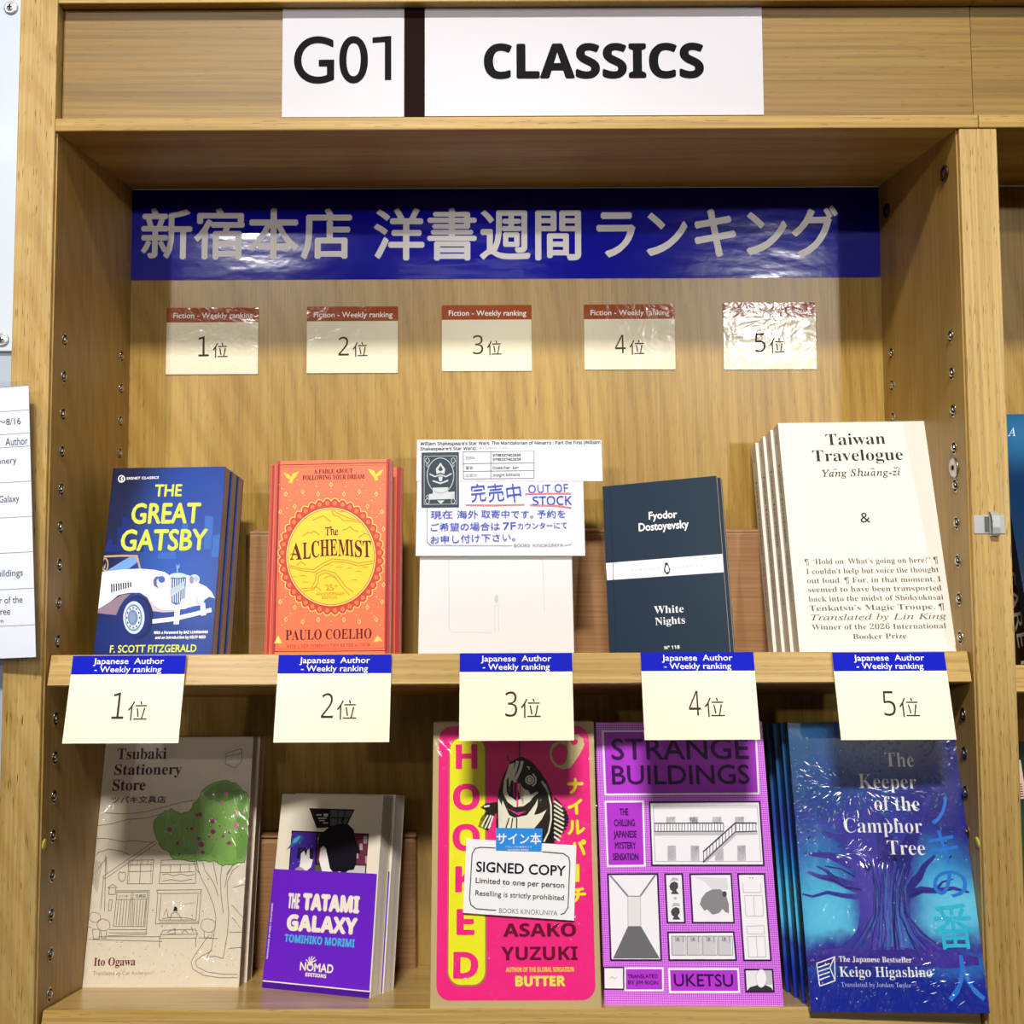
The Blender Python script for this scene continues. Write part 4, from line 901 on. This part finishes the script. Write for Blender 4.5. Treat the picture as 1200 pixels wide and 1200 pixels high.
# ring pull
rp = a.ellp(845, 645, 62, 84, 30, 10)
a.poly('ring_pull', mat('d9c48c', .35), [(800, 590), (838, 566), (880, 556), (905, 530), (945, 530), (975, 555), (982, 590), (960, 640), (925, 690), (900, 720), (862, 728), (822, 712), (792, 670), (786, 630)], 2)
a.poly('ring_pull', HP, [(812, 606), (845, 582), (878, 594), (888, 630), (880, 670), (865, 700), (835, 704), (808, 676), (798, 640)], 3); a.ell('ring_pull', HP, 926, 572, 20, 18, 3)
a.line('ring_pull', GO, [(812, 606), (845, 582), (878, 594), (888, 630), (880, 670), (865, 700), (835, 704), (808, 676), (798, 640)], 4, 4, True)
K_ = 'side_lettering'
a.text(K_, HY, '\u30ca', (890, 868), (976, 866), 88, bold=.05); a.text(K_, HY, '\u30a4', (892, 984), (972, 982), 88, bold=.05); a.text(K_, HY, '\u30eb', (892, 1098), (986, 1096), 86, bold=.05)
a.view(480, 950, 4.8)
a.text(K_, HY, '\u30d1', (902, 256), (992, 254), 88, bold=.05); a.poly(K_, HY, [(930, 300), (955, 300), (955, 400), (930, 400)], 3); a.text(K_, HY, '\u30c1', (905, 518), (992, 516), 84, bold=.05)
for ch, x0, x1, y, c_ in (('O', 243, 392, 223, 144), ('K', 258, 384, 456, 141), ('E', 266, 362, 697, 141), ('D', 248, 384, 942, 146)): a.text('title_lettering', HP, ch, (x0, y), (x1, y), c_, 'b', layer=4, bold=.02)
a.text('author_lettering', HM, 'ASAKO', (528, 708), (936, 706), 72, 'b', bold=.02); a.text('author_lettering', HM, 'YUZUKI', (516, 840), (945, 838), 74, 'b', bold=.012)
a.text('author_lettering', mat('f2d43a', .35), 'AUTHOR OF THE GLOBAL SENSATION', (543, 907), (924, 905), 26, 'b', bold=.02); a.text('author_lettering', mat('f2e85a', .35), 'BUTTER', (597, 986), (874, 984), 54, 'b', bold=.05)
a.build()
film(g, HW, HH, .026, 4.1, .03, (.1, .98))
random.seed(5)
wrinkles(g, [(random.uniform(.003, .016), HH-random.uniform(.002, .026), R(random.gauss(125, 20)), random.uniform(.003, .009)) for k_ in range(22)]+[(random.uniform(.002, HW-.002), random.uniform(.03, .2), R(random.uniform(0, 180)), random.uniform(.001, .003)) for k_ in range(26)], .026)
sc_ = thing('notice_card', 'white signed-copy card with a blue tag stuck on the pink fish hardback', 'card', (.3164, .0140, ZB-.27*.0140), bookrot(-3.2, -.4))
def slab(name, uv, y0, y1, mt, parent):
    n_ = len(uv); me = bpy.data.meshes.new(name)
    me.from_pydata([(u, y0, v) for u, v in uv]+[(u, y1, v) for u, v in uv], [], [tuple(range(n_)), tuple(range(2*n_-1, n_-1, -1))]+[(i, n_+i, n_+(i+1) % n_, (i+1) % n_) for i in range(n_)])
    me.update(); return link(name, me, parent, [mt])
slab('card', [(.0267, .0726), (.1187, .0665), (.1221, .1241), (.0294, .1296)], -.0030, -.0024, mat('f8f6f8', .4), sc_)
slab('blue_tag', [(.0542, .1207), (.0926, .1197), (.0938, .1375), (.0545, .1381)], -.0037, -.0031, mat('2f8fe8', .35, name='sky_blue_tag'), sc_)
CH = [(507.8, 846.4), (695.6, 845.5), (705.1, 1183.1), (503.8, 1183.7)]
a = Art(sc_, CH, HW, HH, -.0031).view(480, 950, 4.8)
DG = mat('55525a', .5)
a.line('border', DG, [(487, 556), (375, 548), (345, 525), (338, 490), (352, 240), (370, 210), (400, 203), (484, 207)], 6, 1); a.line('border#b', DG, [(745, 228), (865, 238), (895, 260), (900, 290), (890, 540), (870, 572), (848, 580)], 6, 1)
a.text('card_lettering', INK, 'SIGNED COPY', (375, 338), (874, 363), 55, bold=.03); a.text('card_lettering', INK, 'Limited to one per person', (372, 402), (868, 430), 30, bold=.02); a.text('card_lettering', INK, 'Reselling is strictly prohibited', (370, 472), (866, 500), 29, bold=.01)
a.text('card_lettering', GRY, 'BOOKS KINOKUNIYA', (503, 570), (830, 585), 27)
a.y = -.0038
a.text('tag_lettering', WHT, '\u30b5\u30a4\u30f3\u672c', (490, 184), (738, 186), 60, bold=.02); a.text('tag_lettering', WHT, '\u304f\u308f\u3057\u304f\u306f1\u968e\u53d7\u4ed8\u3067\u3059', (538, 204), (688, 206), 10); a.text('tag_lettering', WHT, 'AUTOGRAPH  EDITION', (552, 220), (668, 221), 8, 'b')
a.build()

# ---- purple paperback with building panels
XW, XH = .1459, .2229
XT = NT('purple_halftone'); vo = XT.n('ShaderNodeTexVoronoi'); vo.inputs['Scale'].default_value = 620; vo.inputs['Randomness'].default_value = 0
XT.l(XT.mapping((1, 0, 1)), vo.inputs['Vector']); XCOV = XT.done(XT.ramp(vo.outputs['Distance'], [(.30, 'ee9af8'), (.42, 'c044dc')]), .36)
g = book('purple paperback with white-framed building drawings, on the lower shelf', None, .4596, .0246, -2.0, -3.5, XW, XH, .018, ZB, XCOV, PAGES, mat('8a2ca4', .4))
a = Art(g, [(697.7, 846.7), (892.9, 845.6), (918.7, 1181.1), (708.4, 1179.0)], XW, XH).view(690, 830, 3.243)
XP = mat('b93ad6', .36); XD = mat('3c0a50', .4); XWH = mat('f8f4f8', .4); LG = mat('c6c4c8', .5); MG = mat('8a888c', .5); DGY = mat('4a484c', .5)
def frame(part, pts, fill, edge, wd): a.poly(part, fill, pts, 1); a.line(part, edge, pts, wd, 2, True)
frame('title_panel', [(53, 87), (634, 85), (646, 324), (63, 328)], XP, XWH, 7)
a.text('title_lettering', XD, 'STRANGE', (88, 195), (608, 192), 78, bold=.02); a.text('title_lettering', XD, 'BUILDINGS', (90, 289), (612, 286), 70, bold=.02)
frame('tagline_panel', [(63, 355), (206, 354), (213, 598), (72, 600)], XP, XWH, 7)
for s_, x0, x1, y in (('THE', 118, 150, 406), ('CHILLING', 97, 175, 448), ('JAPANESE', 95, 182, 491), ('MYSTERY', 100, 179, 534), ('SENSATION', 92, 189, 577)): a.text('tagline_lettering', XD, s_, (x0, y), (x1, y), 25, bold=.03)
P = 'building_picture'
frame(P, [(231, 357), (649, 355), (665, 597), (240, 597)], XWH, XD, 6)
a.line(P, LG, [(245, 372), (640, 370), (655, 582), (252, 582)], 3, 2, True); a.poly(P, mat('e2e0e6', .4), [(245, 374), (640, 372), (640, 380), (246, 382)], 2)
for x in (295, 383, 471, 557): frame(P, [(x, 414), (x+32, 413), (x+32, 436), (x, 437)], mat('ecebee', .4), LG, 2.5)
for x, y in ((300, 523), (388, 523), (565, 522), (480, 535)): frame(P, [(x, y), (x+30, y), (x+31, 578), (x+1, 578)], mat('dcdadf', .4), LG, 2.5)
a.poly(P, LG, [(248, 470), (512, 468), (512, 482), (248, 484)], 3)
a.line(P, DGY, [(248, 437), (512, 436)], 4, 4); a.line(P, DGY, [(248, 468), (512, 467)], 3, 4)
for k_ in range(24): x = 252+11.3*k_; a.line(P, DGY, [(x, 437), (x, 468)], 2.4, 4)
a.poly(P, LG, [(556, 468), (640, 466), (642, 480), (562, 482), (446, 586), (434, 586), (434, 576)], 3)
a.line(P, DGY, [(434, 546), (556, 436), (638, 436)], 5, 4); a.line(P, DGY, [(434, 586), (556, 470), (640, 467)], 4, 4)
for k_ in range(11): x = 436+12*k_; a.line(P, DGY, [(x, 545-10.9*k_), (x, 583-11.3*k_)], 2.6, 4)
for k_ in range(7): x = 560+12.5*k_; a.line(P, DGY, [(x, 436), (x, 468)], 2.4, 4)
P = 'corridor_picture'
frame(P, [(73, 631), (261, 630), (275, 957), (84, 957)], XWH, XD, 6)
a.poly(P, mat('706e72', .5), [(149, 828), (198, 828), (270, 951), (92, 951)], 2); a.poly(P, mat('e9e4e6', .5), [(148, 714), (196, 714), (198, 828), (149, 828)], 2)
a.line(P, LG, [(148, 714), (149, 828)], 3, 3); a.line(P, LG, [(196, 714), (198, 828)], 3, 3); a.line(P, MG, [(148, 714), (196, 714)], 3, 3)
a.poly(P, MG, [(78, 636), (86, 636), (150, 710), (146, 716)], 3); a.poly(P, MG, [(256, 634), (248, 634), (194, 710), (198, 716)], 3)
P = 'profile_picture'
frame(P, [(290, 631), (355, 630), (365, 815), (299, 815)], XWH, XD, 6)
for dy in (0, 97):
    a.poly(P, DGY, [(x+dy*.06, y+dy) for x, y in ((306, 676), (312, 664), (325, 658), (338, 664), (340, 680), (332, 692), (343, 706), (312, 706), (318, 694), (310, 690))], 3)
    a.poly(P, LG, [(x+dy*.06, y+dy) for x, y in ((308, 658), (318, 642), (336, 644), (342, 656), (326, 654))], 3)
a.ell(P, LG, 328, 722, 6, 6, 3, 10)
P = 'hand_picture'
frame(P, [(385, 631), (541, 630), (552, 815), (395, 815)], XWH, XD, 6)
a.poly(P, mat('e4e2e6', .5), [(400, 640), (525, 645), (530, 690), (470, 690), (440, 660)], 2)
a.poly(P, mat('8c8a8e', .5), [(422, 745), (428, 722), (445, 700), (470, 688), (500, 688), (520, 706), (532, 745), (532, 778), (520, 775), (508, 762), (495, 778), (470, 784), (450, 764), (440, 770)], 3); a.ell(P, DGY, 516, 706, 8, 11, 4)
P = 'cupboard_picture'
frame(P, [(567, 630), (667, 630), (692, 958), (590, 958)], XWH, XD, 6)
for q in ([(585, 665), (588, 700), (656, 700), (652, 665)], [(592, 712), (660, 711), (664, 790), (597, 790), (592, 712)], [(626, 712), (630, 790)], [(600, 828), (665, 826), (668, 858), (602, 858), (600, 828)], [(602, 868), (668, 866), (674, 945), (608, 946), (602, 868)], [(636, 868), (641, 945)]): a.line(P, LG, q, 2.5, 3)
for x, y in ((612, 645), (622, 645)): a.ell(P, MG, x, y, 2.5, 2.5, 3, 8)
P = 'plan_picture'
frame(P, [(301, 852), (550, 850), (560, 957), (306, 957)], XWH, XD, 6)
for k_ in range(4):
    x = 314+59*k_; a.poly(P, mat('d3d1d5', .5), [(x, 866), (x+50, 866), (x+52, 938), (x+2, 938)], 2); a.line(P, MG, [(x, 866), (x+54, 866), (x+56, 938), (x+2, 938), (x, 866)], 2.4, 3); a.line(P, MG, [(x+16, 866), (x+17, 884), (x+34, 884)], 2.4, 3); a.ell(P, MG, x+25, 876, 5, 6, 4, 10); a.line(P, MG, [(x+44, 866), (x+44, 890)], 3, 3)
frame('mask_picture', [(57, 985), (132, 985), (133, 1068), (58, 1067)], XWH, XD, 5); a.line('mask_picture', LG, [(80, 1026), (90, 1020), (98, 1028), (108, 1022)], 2.5, 3)
frame('translator_panel', [(138, 988), (281, 988), (282, 1072), (138, 1072)], XP, XWH, 6); a.text('translator_lettering', XD, 'TRANSLATED', (148, 1026), (262, 1025), 14, bold=.03); a.text('translator_lettering', XD, 'BY JIM RION', (150, 1048), (264, 1050), 14, bold=.03)
frame('author_panel', [(305, 991), (567, 991), (572, 1078), (309, 1078)], XP, XWH, 7); a.text('author_lettering', XD, 'UKETSU', (325, 1055), (549, 1057), 45, bold=.02)
frame('portrait_picture', [(593, 993), (698, 993), (703, 1077), (598, 1077)], mat('eeecee', .5), XD, 6); a.poly('portrait_picture', LG, [(668, 996), (695, 996), (698, 1050), (672, 1050)], 2)
a.poly('portrait_picture', mat('38343a', .5), [(600, 1074), (612, 1060), (640, 1052), (672, 1052), (694, 1062), (700, 1074)], 3); a.ell('portrait_picture', XWH, 655, 1026, 20, 34, 4); a.line('portrait_picture', LG, a.ellp(655, 1026, 20, 34), 2, 5, True)
a.build()

# ---- blue paperbacks with the great tree
KW, KH = .1406, .2214
KC = painted('tree_book_cover', '2b36a6', [(.02, .20, .05, .05, '1f5f80', .9), (.11, .205, .06, .035, '0e1248', .9), (.05, .17, .05, .04, '2c4f96', .8), (.115, .15, .035, .05, '2a2a82', .9), (.055, .135, .05, .02, '3c3aa6', .8), (.016, .080, .024, .045, '2f92d2', .6), (.020, .070, .022, .026, '66cff4', .8), (.116, .088, .026, .034, '3a9edc', .6), (.122, .074, .026, .022, '70d6f6', .8), (.070, .11, .024, .06, '4440a8', .7),
                              (.07, .044, .10, .010, '3a2f9a', .6), (.07, .012, .09, .028, '1a2c9c', .6), (.125, .034, .03, .008, '2f6cc4', .8)], .26, 0, (55, .022))
g = book('blue paperback with a giant glowing tree, front copy of its stack', 'blue tree paperbacks', .6233, .0026, -2.4, -3, KW, KH, .0190, ZB, KC, PAGES, mat('12304e', .25))
stack(g, [(-.0016, .0206, 0, 'second blue tree paperback, spine showing behind the front copy'), (-.0040, .0412, 0, 'third blue tree paperback from the front, spine showing'), (-.0064, .0618, 0, 'rearmost blue tree paperback beside the purple book')])
a = Art(g, [(922.7, 847.2), (1117.3, 846.1), (1160.3, 1187.7), (950.6, 1186.0)], KW, KH).view(880, 830, 3.243)
KT = painted('tree_bark', '3c3aa0', [(.06, .10, .014, .05, '5a4cb8', .9), (.075, .06, .01, .03, '4a86d0', .9), (.085, .12, .02, .04, '2a2880', .9)], .3, 0, (120, .02)); KD = mat('2a2478', .3); KG = painted('tree_ground', '32288c', [(.03, .05, .04, .01, '4a3aa6', .9), (.11, .04, .03, .012, '4838a8', .9)], .3, 0, (90, .02))
P = 'tree_illustration'
random.seed(12)
def limb(pts, w0, w1, mt, layer):          # a tapering limb
    n_ = len(pts); Lp, Rp = [], []
    for i_, (x, y) in enumerate(pts):
        xa, ya = pts[max(0, i_-1)]; xb, yb = pts[min(n_-1, i_+1)]; d_ = math.hypot(xb-xa, yb-ya) or 1
        w_ = (w0+(w1-w0)*i_/(n_-1))/2; nx, ny = -(yb-ya)/d_*w_, (xb-xa)/d_*w_
        Lp.append((x+nx, y+ny)); Rp.append((x-nx, y-ny))
    a.poly(P, mt, Lp+Rp[::-1], layer)
a.poly(P, KT, [(440, 590), (470, 575), (520, 570), (580, 575), (610, 600), (612, 680), (602, 760), (612, 820), (640, 862), (690, 895), (740, 925), (330, 925), (375, 885), (405, 840), (415, 780), (410, 720), (395, 660), (415, 615)], 1)
for pts_, w0, w1 in (([(430, 690), (370, 672), (320, 650), (262, 640), (215, 622)], 44, 10), ([(425, 720), (350, 712), (290, 700), (235, 716), (195, 706)], 22, 6), ([(330, 660), (290, 620), (250, 600)], 22, 6), ([(600, 710), (650, 690), (700, 694), (770, 684), (830, 700)], 34, 8), ([(600, 680), (640, 640), (660, 600), (700, 560)], 40, 12),
                     ([(700, 692), (730, 660), (770, 650)], 14, 4), ([(470, 600), (420, 540), (350, 500), (270, 470)], 70, 14), ([(520, 590), (510, 500), (480, 400), (440, 300)], 80, 16), ([(570, 590), (610, 500), (640, 420), (680, 330)], 70, 16), ([(450, 620), (380, 590), (300, 560), (220, 555)], 60, 12)): limb(pts_, w0, w1, KT, 1.3)
for q, w_ in (([(420, 690), (360, 680), (320, 656), (270, 645)], 5), ([(600, 716), (660, 692), (720, 697), (760, 690)], 5), ([(395, 640), (340, 610), (280, 600)], 5)): a.line(P, KD, q, w_, 2)
a.poly(P, KG, [(205, 945), (260, 920), (340, 910), (420, 918), (520, 905), (620, 915), (690, 900), (760, 925), (865, 945), (868, 975), (760, 990), (600, 978), (420, 985), (300, 975), (215, 985)], 2)
sk_ = [mat('5a50bc', .3), mat('2f2f90', .3), mat('4a74c6', .3)]
for k_ in range(44):
    u_ = random.random(); x = 450+150*u_; sgn = (u_-.5)*2
    limb([(x+20*sgn, 575+random.uniform(0, 50)), (x-10*sgn+random.uniform(-10, 10), 680), (x-6*sgn+random.uniform(-10, 10), 780), (x+66*sgn*abs(sgn)+random.uniform(-12, 12), 858), (x+150*sgn*abs(sgn), 918)], random.uniform(2, 4), random.uniform(3, 7), sk_[k_ % 3], 2.4)
SP = mat('cfe6f6', .3)
leaf = [mat('27688c', .3), mat('2c5098', .3), mat('28409a', .3), mat('3474a4', .3), mat('222a7e', .3), mat('3a389c', .3)]
for k_ in range(760):
    x, y = random.gauss(430, 210), random.gauss(310, 130)
    if not (160 < x < 800 and 75 < y < 600): continue
    if y > 520 and 420 < x < 620: continue
    t_ = random.uniform(0, 3.1); r1 = random.uniform(3, 11); c_ = leaf[min(5, int(abs(random.gauss(0, 1.7))+(2 if x > 560 else 0)+(1 if y > 430 else 0)))]
    a.poly('foliage_picture', c_, a.ellp(x, y, r1, r1*.38, 6, math.degrees(t_)), 2.6+.4*(k_ % 3))
for k_ in range(110):
    x, y = random.uniform(175, 830), random.uniform(120, 1120); a.ell('sparkle_picture', SP, x, y, random.uniform(1, 2.6), random.uniform(1, 2.6), 4, 6)
KJ = mat('2f7fe0', .3); KJ2 = mat('35c4e6', .3)
J_ = 'side_lettering'
for ch, x0, x1, y, c_, m_ in (('\u30af', 650, 712, 190, 80, mat('1c3c9a', .3)), ('\u30b9', 655, 735, 295, 85, mat('2450b4', .3)), ('\u30ce', 690, 762, 450, 118, KJ), ('\u30ad', 688, 796, 592, 125, KJ), ('\u306e', 700, 830, 726, 118, KJ), ('\u756a', 708, 856, 916, 165, KJ2), ('\u4eba', 755, 892, 1115, 165, KJ)): a.text(J_, m_, ch, (x0, y), (x1, y-2), c_, bold=.008)
for s_, p0, p1 in (('The', (512, 222), (621, 223)), ('Keeper', (412, 304), (631, 306)), ('of the', (470, 388), (642, 390)), ('Camphor', (356, 472), (653, 474)), ('Tree', (520, 556), (664, 558))): a.text('title_lettering', WHT, s_, p0, p1, 54, 'sb', off=-.009, layer=6, res=5)
a.text('author_lettering', WHT, 'The Japanese Bestseller', (335, 963), (612, 967), 21, 'sb', layer=6); a.text('author_lettering', WHT, 'Keigo Higashino', (338, 1020), (690, 1022), 38, 'sb', off=-.004, layer=6); a.text('author_lettering', mat('b9c8e8', .4), 'Translated by Jordan Taylor', (343, 1058), (612, 1061), 17, 'sl', layer=6)
a.line('publisher_mark', WHT, [(250, 970), (318, 945), (320, 1035), (285, 1048), (262, 1055), (258, 1030), (250, 970)], 4, 6)
for k_ in range(4): a.line('publisher_mark', WHT, [(256, 985+16*k_), (300, 970+16*k_)], 4, 6)
a.line('publisher_mark', WHT, [(318, 945), (300, 985), (320, 1035)], 4, 6)
a.build()
film(g, KW, KH, .0190, 8.7, .10, (.40, .78))
random.seed(33); ST = []
for k_ in range(250):
    if k_ < 130:
        t_ = random.uniform(0, 6.28); r_ = random.uniform(50, 240); cx_, cy_ = 400, 300; x, y = cx_+r_*math.cos(t_)*1.2, cy_+r_*math.sin(t_)*.62
        if y < 110: continue
    elif k_ < 170: t_ = random.uniform(2.2, 5.2); r_ = random.uniform(30, 150); x, y = 470+r_*math.cos(t_), 545-r_*math.sin(t_)*.4
    elif k_ < 200: x, y = random.gauss(690, 70), random.gauss(1045, 36); t_ = random.gauss(2.95, .15)
    else: x, y = random.uniform(170, 820), random.uniform(110, 1130); t_ = random.uniform(0, 3.1)
    u_, v_ = a.m(x, y)
    if .002 < u_ < KW-.002 and .002 < v_ < KH-.002: ST.append((u_, v_, -t_, random.uniform(.002, .008) if k_ < 200 else random.uniform(.0008, .002)))
wrinkles(g, ST, .019)

# ---- books of the neighbouring bay, cut by the frame
NBZ = -.0099
nbk = painted('glossy_blue_cover', '0c2c50', [(.03, .205, .05, .025, '2c6490', .9), (.06, .05, .06, .06, '081828', .8)], .15)
g = book('glossy blue paperback in the neighbouring bay, leaning at the right photo edge', None, .8290, .0300, 0, -3.0, .130, .2240, .012, NBZ, nbk, PAGES, mat('0e2238', .3))
a = Flat(g); a.text('title_lettering', mat('c8dcec', .4), 'A', (9, 203), (16, 203), 8, 'si'); a.build()
g2 = book('dark brown book with white spine letters behind the glossy blue paperback', None, .8342, .0470, 0, -3.0, .118, .2060, .024, NBZ, mat('3a2018', .4, name='dark_brown_cover'), PAGES, mat('301a14', .4))
spine_text(g2, WHT, [('SHAKESPEARE I', '', .203, .004, .0, .0165)], .024)
nb2 = painted('dark_green_cover', '16241e', [(.03, .1, .05, .05, '27503c', .9)], .2, 0, (70, .03))
g = book('dark book with a pale red-lettered label on the lower right edge of the photo', None, .8100, .0230, -1, -3, .125, .205, .018, ZB, nb2, PAGES, mat('1a1412', .3))
a = Flat(g); a.raw('label_patch', mat('d8b8a4', .5), [(.0, .158), (.022, .158), (.022, .190), (.0, .190)], 1); a.text('label_patch', mat('a01c1c', .5), '2', (2, 174), (10, 174), 12, 'b', layer=2)
for k_ in range(6): a.line('label_patch', mat('5a2a24', .5), [(1.5, 160+2*k_), (20, 160+2*k_)], .8, 2)
a.build()
